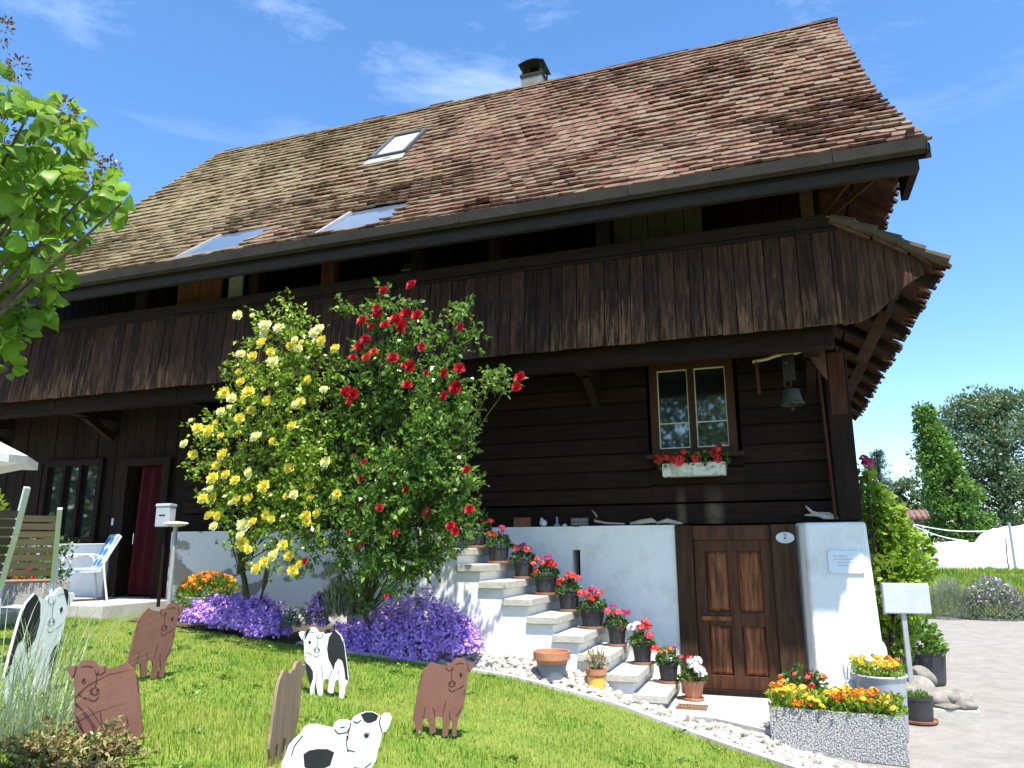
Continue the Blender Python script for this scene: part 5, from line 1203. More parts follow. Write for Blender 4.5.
FACE = [[(508, 170), (515, 205), (512, 250), (520, 280)], [(470, 150), (465, 180), (490, 200), (520, 195), (530, 170)], [(645, 142), (655, 190), (668, 215)], [(490, 300), (505, 285), (530, 285), (548, 300), (540, 320), (510, 330), (490, 318), (490, 300)],
        [(490, 345), (510, 368), (540, 362), (548, 348)], [(560, 352), (590, 338), (618, 322)], [(545, 150), (580, 140), (615, 145)], [(470, 440), (450, 510), (445, 560)], [(300, 480), (288, 520), (285, 570)], [(360, 490), (372, 520), (380, 562)], [(505, 520), (500, 560), (513, 590)], [(560, 560), (590, 520), (602, 490)], [(618, 400), (628, 360)], [(262, 215), (240, 320)]]
def calf_cutout(label, loc, rz, H_, paint, mirror=False, back=False, patches=False, name='calf_cutout'):
    t = thing(name, label, 'cutout', loc, rz, 'painted wooden calf cutouts on the lawn')
    s = H_/637.; sg = -1 if mirror else 1
    tr = lambda pts: [(sg*x, z) for x, z in poly_m(pts, 400, 735, s)]
    P_ = tr(STAND)
    if mirror: P_ = P_[::-1]
    mb = MB(); mb.prism(P_, ((0, 0, 0), (1, 0, 0), (0, 0, 1), (0, 1, 0)), -.009, .009); mb.build('board', paint, t)
    if not back:
        mb = MB(); strokes(mb, [tr(l) for l in FACE], .0042, -.0115)
        for (cx, cy, a, b) in ((592, 236, 13, 16),): mb.add([(x, -.0117, z) for x, z in tr(ellipse(cx, cy, a, b))[:-1]], [tuple(range(14))])
        for (cx, cy) in ((503, 303), (533, 303)): mb.add([(x, -.0117, z) for x, z in tr(ellipse(cx, cy, 6, 8))[:-1]], [tuple(range(14))])
        mb.build('painted_line_pattern', Mline, t)
    if patches:
        for pt in ([(195, 580), (222, 410), (252, 260), (290, 175), (345, 125), (372, 142), (405, 190), (418, 290), (400, 380), (360, 450), (345, 490), (330, 420), (300, 380), (262, 400), (240, 470), (225, 560)],
                   [(620, 420), (634, 395), (630, 440), (600, 540), (572, 610), (568, 640), (540, 560), (545, 500), (580, 450)],
                   [(275, 600), (335, 600), (338, 688), (300, 690), (279, 700)] if False else [(585, 105), (625, 115), (640, 140), (648, 222), (630, 190), (610, 150)]):
            q = tr(pt); q = q[::-1] if mirror else q
            mb = MB(); mb.add([(x, -.0105, z) for x, z in q], [tuple(range(len(q)))]); mb.build('black_patch', Mblk, t)
    mb = MB()
    for x in (255, 465): x_ = sg*(x-400)*s; mb.box(x_-.006, x_+.006, .0092, .018, -.10, .16)
    mb.build('ground_spike', Miron, t)
    return t
def facecam(x, y, off=0.): return math.atan2(CAM[1]-y, CAM[0]-x)+math.pi/2+rad(off)
def gz(x, y, d=0.): return (x, y, G(x, y)+d)
calf_cutout('brown calf cutout standing nearest to the gravel strip, head at its right', gz(-2.36, -3.95, .0), facecam(-2.36, -3.95, 4), .53, Mcalf)
calf_cutout('brown calf cutout farthest up the lawn towards the terrace, turned aside', gz(-4.88, -4.05, .0), facecam(-4.88, -4.05, 38), .60, Mcalf)
calf_cutout('brown calf cutout behind the low reddish shrub, head at its left', gz(-3.66, -5.52, -.03), facecam(-3.66, -5.52, -14), .53, Mcalf, mirror=True)
calf_cutout('bare brown board back of a calf cutout seen nearly edge on', gz(-2.84, -5.05, -.03), facecam(-2.84, -5.05, 66), .56, Mcalfb, back=True)
calf_cutout('white calf cutout with black patches standing in the middle of the lawn', gz(-3.52, -3.55, .0), facecam(-3.52, -3.55, -20), .54, Mcalfw, mirror=True, patches=True)
calf_cutout('white and black calf cutout behind the long grass tuft by the chairs', gz(-4.98, -5.0, .0), facecam(-4.98, -5.0, 52), .74, Mcalfw, mirror=False, patches=True)
# lying calf in front
LIE = [(235, 770), (250, 720), (275, 690), (310, 660), (335, 622), (365, 606), (410, 608), (460, 622), (505, 632), (512, 606), (545, 588), (590, 592), (612, 604), (625, 578), (665, 560), (700, 550), (740, 552), (772, 570), (790, 582), (812, 565), (845, 566), (858, 590), (848, 630), (825, 668), (802, 672), (796, 720), (780, 770), (770, 830), (720, 900), (600, 930), (430, 935), (300, 925), (225, 880), (215, 820)]
t = thing('calf_cutout', 'white calf cutout lying down at the bottom edge of the lawn', 'cutout', gz(-2.42, -5.12, .0), facecam(-2.42, -5.12, 0), 'painted wooden calf cutouts on the lawn')
s = .00092; tr = lambda pts: poly_m(pts, 540, 935, s)
mb = MB(); mb.prism(tr(LIE), ((0, 0, 0), (1, 0, 0), (0, 0, 1), (0, 1, 0)), -.009, .009); mb.build('board', Mcalfw, t)
mb = MB(); strokes(mb, [tr(l) for l in ([(272, 770), (285, 720), (330, 665)], [(612, 604), (600, 660), (590, 720), (600, 770)], [(515, 640), (540, 665), (590, 660), (608, 630)], [(790, 582), (782, 610), (800, 668)], [(625, 600), (650, 610), (670, 595)], [(600, 760), (640, 770)], [(640, 860), (700, 870), (740, 840)], [(588, 680), (600, 690), (586, 700)], [(330, 900), (400, 880), (500, 890)], [(550, 630), (575, 628)])], .0055, -.0115)
mb.add([(x, -.0117, z) for x, z in tr(ellipse(708, 685, 15, 12))[:-1]], [tuple(range(14))]); strokes(mb, [tr([(690, 676), (708, 668), (728, 676)])], .004, -.0118); mb.build('painted_line_pattern', Mline, t)
for pt in ([(668, 562), (700, 550), (740, 552), (776, 573), (765, 600), (735, 612), (712, 614), (690, 600)], [(340, 770), (370, 750), (420, 744), (480, 748), (520, 768), (500, 840), (420, 870), (350, 840)]):
    mb = MB(); q = tr(pt)[::-1]; mb.add([(x, -.0105, z) for x, z in q][::-1], [tuple(range(len(q)))]); mb.build('black_patch', Mblk, t)

# ================================================================== TERRACE FURNITURE
def teak_chair(label, loc, rz, m, h=1.06):
    t = thing('garden_chair', label, 'chair', loc, rz, 'slatted teak garden chairs on the terrace')
    back = [(.0, .40), (.09, .62), (.22, .85), (.36, h)]           # (y, z) of the back uprights
    for sx in (-1, 1):
        mb = MB(); x = sx*.27
        [mb.beam((x, y0_, z0_), (x, y1_, z1_), .042, .046, up=(0, 1, 0)) for (y0_, z0_), (y1_, z1_) in zip(back, back[1:])]; mb.build('back_frame', Malu, t)
        mb = MB(); mb.tube([(x, -.46, .40), (x, -.50, .62)], .018, 8); mb.tube([(x, -.50, .62), (x, .04, .64)], .018, 8); mb.build('armrest', Malu, t)
        mb = MB(); mb.tube([(x, -.44, .42), (x, -.50, 0)], .019, 8); mb.build('leg', Malu, t)
        mb = MB(); mb.tube([(x, .0, .42), (x, .10, 0)], .019, 8); mb.build('leg', Malu, t)
    mb = MB()
    for k in range(8):
        q0, q1 = .47+k*.072, .47+k*.072+.058
        f = lambda z: float(np.interp(z, [b[1] for b in back], [b[0] for b in back]))
        mb.hexa([(-.26, f(q0)-.012, q0), (.26, f(q0)-.012, q0), (.26, f(q0)+.008, q0), (-.26, f(q0)+.008, q0), (-.26, f(q1)-.012, q1), (.26, f(q1)-.012, q1), (.26, f(q1)+.008, q1), (-.26, f(q1)+.008, q1)])
    mb.build('backrest', m, t)
    mb = MB()
    for k in range(7): mb.box(-.26, .26, -.47+k*.068, -.47+k*.068+.055, .405, .425)
    mb.build('seat', m, t)
    return t
p = atd(38, 590, 7.0); q = atd(-22, 590, 5.9)
teak_chair('teak slat chair with pale metal frame, its back towards the lawn', (p[0]-.25, p[1], 1.13), rad(-132), Mteak, 1.10)
teak_chair('darker teak slat chair in front, cut by the left picture edge', (q[0]-.20, q[1], 1.13), rad(-112), Mteak_shade, 1.22)

# metal chair with the blue patterned cushion
c = at(75, 598, -.75)
t = thing('cushioned_chair', 'white metal armchair with blue patterned cushion by the terrace window', 'chair', (c[0]+.05, -.75, 1.13), rad(-29))
for sx in (-1, 1):
    x = sx*.27
    mb = MB(); pts_ = [(x, -.30, 0), (x, -.24, .35), (x, -.20, .56)]+[(x, -.20+.21*(1-math.cos(a)), .56+.09*math.sin(a)) for a in (.5, 1., 1.57, 2.1, 2.6)]+[(x, .22, .56), (x, .26, .30), (x, .32, 0)]
    mb.tube(pts_, .014, 8); mb.build('arm_loop', Mwmetal, t)
mb = MB(); mb.tube([(-.25, .18, .40), (-.25, .30, .66), (-.25, .42, .90), (.25, .42, .90), (.25, .30, .66), (.25, .18, .40)], .013, 8); mb.build('back_frame', Mwmetal, t)
mb = MB(); mb.tube([(-.27, -.2, .40), (.27, -.2, .40)], .013, 8); mb.box(-.25, .25, -.22, .2, .40, .412); mb.build('seat', Mwmetal, t)
Mcush = mat('pale blue cushion cloth', (.26, .42, .66), (.44, .58, .74), rough=.9, scale=18); Mcushd = mat('dark blue cushion print', (.03, .11, .36), (.05, .16, .45), rough=.9)
mb = MB(); mb.hexa([(-.23, .16, .43), (.23, .16, .43), (.23, .21, .42), (-.23, .21, .42), (-.23, .38, .94), (.23, .38, .94), (.23, .43, .93), (-.23, .43, .93)]); cu = mb.build('cushion', Mcush, t, bevel=.02)
mb = MB()
for i in range(2):
    for j in range(3):
        x0, z0 = -.19+i*.21, .47+j*.155; f = lambda z: .16+.22*(z-.43)/.51-.003
        n = 10; mb.add([(x0+.085+.08*math.cos(2*math.pi*k/n), f(z0+.06+.055*math.sin(2*math.pi*k/n)), z0+.06+.055*math.sin(2*math.pi*k/n)) for k in range(n)], [tuple(range(n))])
mb.build('print', Mcushd, cu)
mb = MB(); mb.box(-.23, .23, -.2, .18, .413, .455); mb.build('seat_cushion', Mcush, t, bevel=.015)
# parasol
p = atd(-82, 447, 8.0)
t = thing('parasol', 'white garden parasol at the left edge above the terrace chairs', 'parasol', (p[0], p[1], 1.13))
hz = p[2]-1.13; V = []; F = []; n = 8; R_ = 1.12
for k in range(n):
    a = 2*math.pi*k/n+.2
    V.append((R_*math.cos(a), R_*math.sin(a), hz-.10)); a2 = a+math.pi/n; V.append((R_*.95*math.cos(a2), R_*.95*math.sin(a2), hz-.07))
V += [(.55*R_*math.cos(2*math.pi*k/n+.2), .55*R_*math.sin(2*math.pi*k/n+.2), hz+.17) for k in range(n)]+[(0, 0, hz+.36)]
for k in range(n):
    F += [(2*k, 2*k+1, 2*n+k), (2*k+1, (2*k+2) % (2*n), 2*n+(k+1) % n, 2*n+k), (2*n+k, 2*n+(k+1) % n, 3*n)]
mb = MB(); mb.add(V, F); cn = mb.build('canopy', Mcanvas, t); sm_ = cn.modifiers.new('solid', 'SOLIDIFY'); sm_.thickness = .006
mb = MB()
for k in range(2*n):
    a, b = V[k], V[(k+1) % (2*n)]; mb.add([a, b, (b[0]*1.0, b[1]*1.0, b[2]-.085), (a[0]*1.0, a[1]*1.0, a[2]-.085)], [(0, 1, 2, 3)])
mb.build('valance', Mcanvas, cn)
mb = MB()
for k in range(n): v = V[2*k]; mb.tube([(0, 0, hz+.12), (v[0]*.97, v[1]*.97, v[2]-.012)], .008, 5)
mb.build('rib', Malu, cn)
mb = MB(); mb.tube([(0, 0, .0), (0, 0, hz+.40)], .022, 10); mb.build('pole', Malu, t)
mb = MB(); mb.lathe([(.28, 0), (.28, .05), (.05, .09), (.04, .25)], n=24); mb.build('base', Mconc, t)
# planter with greenery behind the chairs
p = at(20, 590, -1.4)
t = thing('stone_planter', 'speckled planter box with leafy plants behind the teak chairs', 'planter', (p[0], -1.3, 1.13))
mb = MB(); mb.box(-.7, .55, -.2, .2, 0, .30); mb.build('planter_body', Mexpo, t, bevel=.01)
n = 1100; P = np.stack([-.7+1.25*rng.random(n), -.25+.5*rng.random(n), .3+.55*rng.random(n)**1.4], 1); leaves('foliage', P, rng.normal(size=(n, 3))+[0, 0, .8], .08, .05, Mger, t)
for k in range(10): place(CL[random.choice(('red', 'ora'))], t, (-.6+1.1*random.random(), -.24, .34+.1*random.random()), (.8, 0, 0), .7)
# foliage at the left edge beneath the parasol
p = at(-6, 486, -2.2)
t = thing('leafy_shrub', 'bright green shrub at the far left edge under the parasol', 'shrub', (p[0]-.25, -2.2, 1.13))
n = 1600; q, d = ball(n, .4); leaves('foliage', q*[.34, .4, .8]+[0, 0, .75], d, .085, .06, Mvine, t)
mb = MB(); mb.tube([(0, 0, 0), (.03, 0, .5), (0, .02, 1.1)], [.03, .022, .01], 7); mb.build('stem', Mbark, t)

# ================================================================== FOREGROUND PLANTS
p = (-4.34, -5.66)
t = thing('grass_tuft', 'tall loose tuft of long pale grass at the left picture edge', 'ornamental grass', gz(*p))
n = 430; a = rng.random(n)*6.283; r0 = .46*np.sqrt(rng.random(n)); h = .25+.75*rng.random(n)**1.6; le = .12+.45*rng.random(n)
base = np.stack([r0*np.cos(a), r0*np.sin(a), 0*a], 1); a2 = a+rng.normal(size=n)*.8; dirv = np.stack([np.cos(a2), np.sin(a2), 0*a2], 1)
side = np.stack([-np.sin(a2), np.cos(a2), 0*a2], 1)*(.003+.003*rng.random(n))[:, None]
K = 6; V = []
for k in range(K):
    q = k/(K-1); c = base+dirv*(le*q**2)[:, None]+np.array([0, 0, 1])*(h*(q-.18*q**3))[:, None]; w = side*(1-.9*q)
    V += [c-w, c+w]
V = np.stack(V, 1).reshape(-1, 3); q = np.arange(n)[:, None]*2*K
F = np.concatenate([q+np.array([[2*k, 2*k+1, 2*k+3, 2*k+2]]) for k in range(K-1)])
o = mesh_np('blades', V, F, np.tile(rng.random(n), K-1), Mlawn2, t); o['kind'] = 'stuff'
p = (-3.66, -5.86)
t = thing('low_shrub', 'low sprawling shrub with small reddish leaves at the bottom left', 'shrub', gz(*p))
mb = MB(); PP = []; DD = []
for k in range(120):
    a = random.random()*6.283; L_ = random.uniform(.18, .50); el = random.uniform(.15, 1.15)
    d = np.array([math.cos(a)*math.cos(el)*1.25, math.sin(a)*math.cos(el), math.sin(el)*.62]); q = np.linspace(0, 1, 5)[:, None]
    pts_ = d*q*L_+np.array([0, 0, -.10])*q**2*L_; mb.tube([tuple(x) for x in pts_], [.006, .005, .004, .003, .002], 4)
    m_ = 46; u_ = .15+.85*rng.random(m_)[:, None]; PP.append(d*u_*L_+np.array([0, 0, -.10])*u_**2*L_); DD.append(unit(d*.5+rng.normal(size=(m_, 3))*.8))
mb.build('twig', Mbark, t)
leaves('foliage', np.concatenate(PP), np.concatenate(DD), .034*(.6+.8*rng.random(sum(map(len, PP)))), .015, Mcot, t)

# lilac tree, upper left, close to the viewer
TB = atd(-230, 500, 2.8); TB[2] = G(TB[0], TB[1])
t = thing('lilac_tree', 'lilac with broad green leaves and dry brown flower heads at upper left', 'tree', tuple(TB))
mb = MB(); fork = atd(-150, 430, 2.8)-TB
mb.tube([(0, 0, -.1), (.03, .02, .7), tuple(fork*.8), tuple(fork)], [.055, .05, .042, .038], 9); mb.build('trunk', Mbark, t)
lb = [(5, 95, 14), (10, 150, 16), (22, 180, 22), (45, 130, 26), (15, 250, 30), (60, 150, 24), (72, 115, 16), (40, 190, 34), (85, 195, 26), (65, 220, 30), (105, 205, 20), (122, 203, 14), (20, 215, 32), (25, 300, 30), (38, 275, 24), (10, 330, 26), (40, 250, 22), (12, 180, 26), (50, 205, 26), (95, 185, 16), (-20, 140, 40), (-30, 230, 45), (-25, 310, 45), (8, 368, 9), (-60, 180, 60), (-70, 290, 60), (0, 60, 10), (30, 112, 14)]
P = []; D = []; mb = MB()
for (u, v, r_) in lb:
    c = atd(u, v, 2.8+random.uniform(-.35, .35)); rr = r_*2.8/FPX
    mid = fork+TB+(c-fork-TB)*.5+np.array([0, 0, -.05]); mb.tube([tuple(fork), tuple(mid-TB), tuple(c-TB)], [.016, .009, .004], 6)
    k = max(6, int(44*(r_/26)**2)); q, d = ball(k, .35); P.append(c+q*rr); D.append(unit(d*.8+rng.normal(size=(k, 3))*.5+[0, 0, -.25]))
P = np.concatenate(P)-TB; D = np.concatenate(D); n = len(P)
# heart shaped leaf: 3 x 2 bent patches
ref = unit(rng.normal(size=(n, 3))+[0, -.5, 1.0]); S = unit(np.cross(D, ref)); N = np.cross(S, D); Ln = (.032+.052*rng.random(n))[:, None]
prof_ = [(0, .0, 0), (.12, .36, .05), (.42, .44, .10), (.75, .22, .05), (1.0, .0, -.10)]
V = []
for (q, w, b_) in prof_: V += [P+D*Ln*q+S*Ln*w+N*Ln*(b_+.16*w), P+D*Ln*q+N*Ln*(b_-.02), P+D*Ln*q-S*Ln*w+N*Ln*(b_+.16*w)]
V = np.stack(V, 1).reshape(-1, 3); q = np.arange(n)[:, None]*15; F = []
for k in range(4): F += [q+np.array([[3*k, 3*k+3, 3*k+4, 3*k+1]]), q+np.array([[3*k+1, 3*k+4, 3*k+5, 3*k+2]])]
crown = mesh_np('foliage', V, np.concatenate(F), np.tile(rng.random(n), 8), Mlil, t, smooth=True)
mb.build('limb', Mbark, t)
for (u, v) in ((3, 30), (18, 68), (66, 112), (20, 150), (5, 130), (92, 168), (110, 170), (55, 235)):
    c = atd(u, v, 2.62)-TB; n = 70; q, d = ball(n, .3); q = q*[.035, .035, .06]
    o = leaves('seed_head', q, d, .016, .009, Mseed, t); o.location = c

# ================================================================== RIGHT HAND BACKGROUND
def crown_cloud(blobs, per, ls, lw, m, t, shell=.6, up=.3, name='crown'):
    P = []; D = []
    for (x, y, z, rx, ry, rz, dn) in blobs:
        k = max(6, int(per*dn)); p_, d_ = ball(k, shell); P.append(p_*[rx, ry, rz]+[x, y, z]); D.append(unit(d_*.8+rng.normal(size=(k, 3))*.6+[0, 0, up]))
    P = np.concatenate(P); D = np.concatenate(D)
    return leaves(name, P, D, ls*(.6+.8*rng.random(len(P))), lw, m, t)
def tree_at(name, label, cat, u, v, dist, ztop, loc_only=False, group=None):
    p = atd(u, v, dist); t = thing(name, label, cat, (p[0], p[1], G(p[0], p[1])), 0, group); return t, p
# tall ivy covered column tree
c = atd(965, 545, 33); gz0 = G(c[0], c[1]); t = thing('columnar_tree', 'slim fresh green column shaped tree leaning slightly left', 'tree', (c[0], c[1], gz0))
mb = MB(); mb.tube([(0, 0, 0), (-.1, 0, 2), (-.5, 0, 4.2), (-.9, 0, 6.4)], [.22, .17, .1, .04], 8); mb.build('trunk', Mbark, t)
blobs = []
for k in range(190):
    u_ = random.random()**1.15; top = atd(928, 396, 33)[2]-gz0; z = .2+u_*(top-.3); w = float(np.interp(u_, [0, .25, .5, .8, 1], [1.4, 1.3, .95, .52, .10])); a = random.random()*6.28
    ax = float(np.interp(u_, [0, .5, 1], [.25, -.30, -1.02])); rr = w*random.uniform(.45, .95)
    blobs.append((ax+rr*math.cos(a), rr*math.sin(a), z, .34, .34, .26, random.uniform(.6, 1.3)))
for z in (5.1, 4.6): blobs.append((-1.35, 0, z+.9, .16, .16, .26, .4))
crown_cloud(blobs, 85, .17, .11, Mivy, t, up=.1)
# big loose tree at the right edge
def loose_tree(u, v, dist, name, label, m, spread, ztop_px, n, ls, thin=1., seed=1):
    random.seed(seed); c = atd(u, v, dist); z0 = G(c[0], c[1]); t = thing(name, label, 'tree', (c[0], c[1], z0)); H_ = atd(u, ztop_px, dist)[2]-z0
    mb = MB(); mb.tube([(0, 0, 0), (.05*H_*.3, 0, H_*.35), (0, 0, H_*.7)], [H_*.03, H_*.022, H_*.008], 8); mb.build('trunk', Mbark, t)
    blobs = []; mb = MB()
    for k in range(n):
        q = random.random(); z = H_*(.18+.80*q); w = spread*math.sin(math.pi*min(.97, .22+.72*q))**.8; a = random.random()*6.28; rr = w*random.random()**.5
        x, y = rr*math.cos(a), rr*math.sin(a); s = random.uniform(.35, .8)*spread*.28
        blobs.append((x, y, z, s, s, s*.75, thin*random.uniform(.5, 1.2)))
        if k % 3 == 0: mb.tube([(0, 0, max(H_*.2, z-.35*rr-.3)), (x*.5, y*.5, z-.1*rr), (x, y, z)], [H_*.008, H_*.005, H_*.002], 5)
    mb.build('limb', Mbark, t); crown_cloud(blobs, 90, ls, ls*.55, m, t, shell=.35); return t
loose_tree(1008, 545, 40, 'broadleaf_tree', 'loose grey green broadleaf tree at the right picture edge', Mash, 4.2, 386, 270, .22, 1.1, 3)
loose_tree(1085, 545, 46, 'broadleaf_tree', 'taller broadleaf tree behind, mostly cut by the right edge', Mash, 4.2, 378, 90, .28, 1.0, 5)
loose_tree(912, 545, 46, 'broadleaf_tree', 'low dense green tree between the shed roof and the column tree', Mash, 1.7, 480, 60, .22, 1.2, 6)
# conifer far behind
c = atd(887, 545, 48); z0 = G(c[0], c[1]); t = thing('conifer_tree', 'distant blue green conifer just right of the house', 'tree', (c[0], c[1], z0)); H_ = atd(884, 449, 48)[2]-z0
mb = MB(); mb.tube([(0, 0, 0), (0, 0, H_*.98)], [.22, .03], 8); mb.build('trunk', Mbark, t)
P = []; D = []
for k in range(110):
    q = random.random(); z = H_*(.12+.86*q); w = 2.4*(1-q)**.85+.15; a = random.random()*6.28; L_ = w*random.uniform(.6, 1.05); n = 60
    u_ = rng.random(n)[:, None]; d = np.array([math.cos(a), math.sin(a), .12]); P.append(np.array([0, 0, z])+d*u_*L_+rng.normal(size=(n, 3))*[.14, .14, .09]); D.append(unit(d+rng.normal(size=(n, 3))*.7))
leaves('crown', np.concatenate(P), np.concatenate(D), .30, .05, Mconif, t)
# backdrop hedge of bushes far right
for (u, wd, top, lab) in ((968, 1.6, 512, 'dark green bush in the gap left of the broadleaf tree'), (1040, 2.4, 505, 'dense dark bush under the broadleaf tree at the right edge'), (890, 1.5, 515, 'green bush beside the distant shed')):
    c = atd(u, 545, 37); z0 = G(c[0], c[1]); t = thing('background_bush', lab, 'bush', (c[0], c[1], z0), 0, 'bushes behind the white fleece'); H_ = atd(u, top, 37)[2]-z0
    crown_cloud([(random.uniform(-wd, wd)*.7, random.uniform(-.6, .6), H_*random.uniform(.15, .85), wd*.34, .5, H_*.2, 1) for _ in range(24)], 70, .18, .11, Mash if u != 968 else Mconif, t, name='foliage')
    mb = MB(); mb.tube([(0, 0, 0), (0, 0, H_*.5)], [.1, .04], 6); mb.build('stem', Mbark, t)
# distant shed
c = atd(905, 545, 30); z0 = G(c[0], c[1]); t = thing('garden_shed', 'distant shed with brown tiled roof behind the vine', 'shed', (c[0], c[1], z0), rad(-5)); zr = atd(905, 512, 30)[2]-z0
mb = MB(); mb.box(-1.6, .70, 0, 1.8, 0, zr-.25); mb.build('wall', mat('grey shed boards', (.10, .095, .085), (.16, .15, .13), scale=5, stretch=(6, 6, .6)), t)
mb = MB(); mb.hexa([(-1.9, -.3, zr-.30), (1.0, -.3, zr-.30), (1.0, 1.2, zr+.05), (-1.9, 1.2, zr+.05), (-1.9, -.3, zr-.22), (1.0, -.3, zr-.22), (1.0, 1.2, zr+.13), (-1.9, 1.2, zr+.13)])
for k in range(15): mb.tube([(-1.85+k*.2, -.34, zr-.215), (-1.85+k*.2, 1.2, zr+.135)], .045, 6)
mb.build('roof', mat('red brown shed tiles', (.16, .09, .07), (.24, .14, .11), scale=8), t)
mb = MB(); mb.box(.28, .40, -.22, -.1, 0, zr-.28); mb.build('post', mat('pale post wood', (.45, .36, .2), (.55, .45, .28)), t)
# white fleece tunnels
def fleece(label, u0, u1, top, dist, bottom):
    a = atd(u0, bottom, dist); b = atd(u1, bottom, dist+1.2); zt = atd((u0+u1)/2, top, dist)[2]
    z0 = G(a[0], a[1]); t = thing('fleece_tunnel', label, 'crop cover', tuple((a[0], a[1], z0)), 0, 'white crop covers')
    L_ = np.array([b[0]-a[0], b[1]-a[1], 0]); n = 22; m_ = 12; Hh = zt-z0; W_ = 1.1; V = []
    dn = unit(np.array([-L_[1], L_[0], 0.]))
    for i in range(n+1):
        q = i/n; e = min(1, (1-(2*q-1)**6)**.5+.02)
        for j in range(m_+1):
            th = math.pi*j/m_; V.append(L_*q+dn*(-math.cos(th)*W_*(.5+.5*e))+np.array([0, 0, math.sin(th)**.7*Hh*e*(1+.04*math.sin(q*17+j)+.02*math.sin(q*31)-.05*(i % 4 == 0))]))
    ii = np.arange((n+1)*(m_+1)).reshape(n+1, m_+1); F = np.stack([ii[:-1, :-1], ii[1:, :-1], ii[1:, 1:], ii[:-1, 1:]], -1).reshape(-1, 4)
    mesh_np('cover', np.array(V), F, rng.random(len(F)), Mfleece, t, smooth=True)
fleece('long low white fleece tunnel in the garden behind the bushes', 926, 1000, 542, 27, 574)
fleece('taller white fleece tunnel at the right picture edge', 986, 1085, 526, 28.5, 574)
c = atd(1017, 578, 25.5); z0 = G(c[0], c[1]); mb = MB(); H_ = atd(1017, 522, 25.5)[2]-z0
mb.tube([(0, 0, 0), (0, 0, H_)], .045, 8); o = mb.build('fence_post', Mgalv); o.location = (c[0], c[1], z0); tag(o, 'grey metal post standing in front of the taller fleece tunnel', 'post')
c = atd(1010, 572, 25.7); z0 = G(c[0], c[1]); mb = MB(); mb.tube([(0, 0, 0), (-.03, 0, .35), (.02, 0, 1.1)], .022, 5); o = mb.build('plant_stake', Mbark); o.location = (c[0], c[1], z0); tag(o, 'thin wooden stake left of the grey metal post', 'stake')
for (pa, pb, sag, lab) in ((atd(912, 524, 29.6), atd(990, 531, 27.5), .12, 'upper white cord from the shed post to the tall tunnel'), (atd(912, 525, 29.6), atd(968, 541, 27.2), .12, 'middle white cord sagging from the shed post to the low tunnel'), (atd(913, 541, 29.6), atd(932, 545, 27.6), .05, 'short lower white cord beside the shed post')):
    mb = MB(); mb.tube([pa+(pb-pa)*k/8-np.array([0, 0, sag*math.sin(math.pi*k/8)]) for k in range(9)], .022, 5); o = mb.build('cord', Mwmetal); tag(o, lab, 'cord')
# bushes at the far edge of the driveway
c = (3.75, 12.7); t = thing('lavender_bush', 'rounded grey green lavender bush at the far end of the driveway', 'bush', (c[0], c[1], G(*c)))
P, d = ball(3200, .45); P[:, 2] = np.abs(P[:, 2]); leaves('foliage', P*[.56, .5, .92], d*.6+[0, 0, .7], .16, .014, Msage, t)
c = (4.75, 12.7); t = thing('flowering_bush', 'mauve flowering bush right of the lavender at the driveway end', 'bush', (c[0], c[1], G(*c)))
P, d = ball(2600, .45); P[:, 2] = np.abs(P[:, 2]); leaves('foliage', P*[.70, .5, .96], d*.6+[0, 0, .5], .085, .045, Msage, t)
P, d = ball(420, .95); P[:, 2] = np.abs(P[:, 2]); P = P[P[:, 2] > .35]; o = leaves('blossom_cover', P*[.72, .52, 1.0], d[:len(P)]+[0, -.5, .4], .075, .05, Mlavb, t); o['kind'] = 'stuff'
c = (5.75, 12.9); t = thing('flowering_bush', 'low greyish bush at the right picture edge beside the driveway', 'bush', (c[0], c[1], G(*c)))
P, d = ball(1500, .45); P[:, 2] = np.abs(P[:, 2]); leaves('foliage', P*[.6, .5, .7], d*.6+[0, 0, .5], .085, .045, Msage, t)
c = (2.95, 12.5); t = thing('garden_plant', 'small light green plants left of the lavender bush', 'plant', (c[0], c[1], G(*c)))
P, d = ball(500, .4); P[:, 2] = np.abs(P[:, 2]); leaves('foliage', P*[.45, .35, .42], d+[0, 0, .6], .08, .04, Mvine, t)
# long grass on the bank behind
o = grass('bank_grass', 26000, (1.6, 10), (13.4, 21), .06, .20, .022, Mgrass, lambda x, y: x > 1.2+.02*y, .5); stuff(o, 'rough grass on the bank in front of the white tunnels', 'grass')
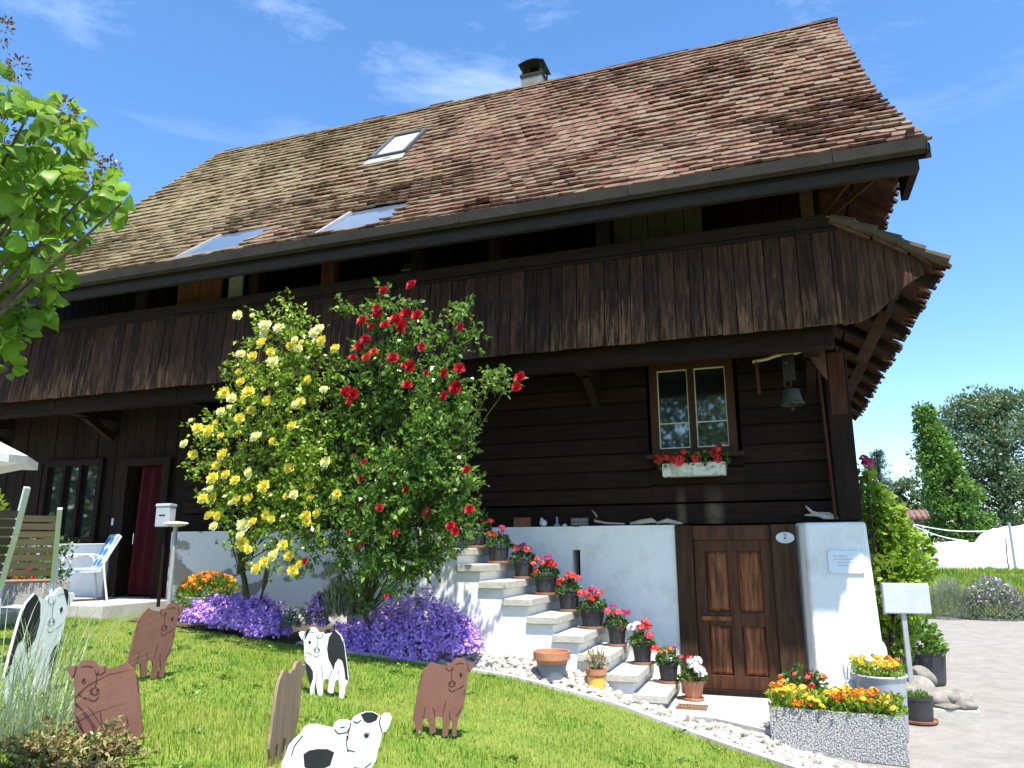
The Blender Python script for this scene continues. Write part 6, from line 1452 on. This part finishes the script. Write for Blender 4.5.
# vine on the gable corner
t = thing('wall_vine', 'yellow green climbing plant growing up the gable corner behind the pier', 'climber', (1.08, 1.0, .1))
vb = [(866, 470, 7), (866, 490, 11), (874, 500, 15), (884, 515, 18), (878, 530, 20), (893, 540, 22), (905, 555, 24), (885, 560, 24), (895, 580, 26), (915, 570, 16), (880, 600, 20), (895, 610, 18), (890, 640, 16), (900, 628, 14), (884, 625, 14), (896, 655, 12)]
P = []; D = []; mb = MB(); b0 = np.array([1.08, 1.0, .1])
for (u, v, r_) in vb:
    c = at(u, v, 1.3+random.uniform(-.2, .3)); s = np.linalg.norm(c-CAM)/FPX; k = int(330*(r_/20)**2)+20; p_, d_ = ball(k, .4); P.append(c-b0+p_*r_*s*.92); D.append(unit(d_+rng.normal(size=(k, 3))*.5+[0, -.3, -.2]))
    mb.tube([(0, 0, 0), tuple((c-b0)*.5+[.0, .05, 0]), tuple(c-b0)], [.02, .014, .006], 5)
P = np.concatenate(P); leaves('foliage', P, np.concatenate(D), (.085)*(.6+.7*rng.random(len(P))), .07, Mvine, t, fold=.12); mb.build('stem', Mbark, t)
place(CL['mag'], t, at(868, 463, 1.0)-b0, (1, 0, 0), 1.3); place(CL['mag'], t, at(864, 459, 1.0)-b0, (1, 0, 0), 1.0)
# garden tree behind the viewer, seen only mirrored in the window
t = thing('garden_tree', 'round garden tree mirrored in the right window', 'tree', (-3.6, -27, .1))
mb = MB(); mb.tube([(0, 0, 0), (0, 0, 4), (.2, 0, 7)], [.3, .22, .08], 8); mb.build('trunk', Mbark, t)
random.seed(11); blobs = []
for k in range(120):
    a = random.random()*6.28; q = random.random(); rr = 3.3*math.sin(math.pi*(.15+.8*q))*random.random()**.5; blobs.append((rr*math.cos(a), rr*math.sin(a), 3.0+q*7.0, .9, .9, .7, 1))
crown_cloud(blobs, 45, .34, .22, Mash, t)

c = (-31, -15); t = thing('garden_tree', 'broad garden tree mirrored in the terrace window', 'tree', (c[0], c[1], G(*c)))
mb = MB(); mb.tube([(0, 0, 0), (0, 0, 3), (.2, 0, 6)], [.35, .25, .08], 8); mb.build('trunk', Mbark, t)
blobs = []
for k in range(150): blobs.append((random.uniform(-6, 6), random.uniform(-5, 5), random.uniform(.5, 7.5), 1.3, 1.3, 1.0, 1))
crown_cloud(blobs, 45, .45, .3, Mash, t)
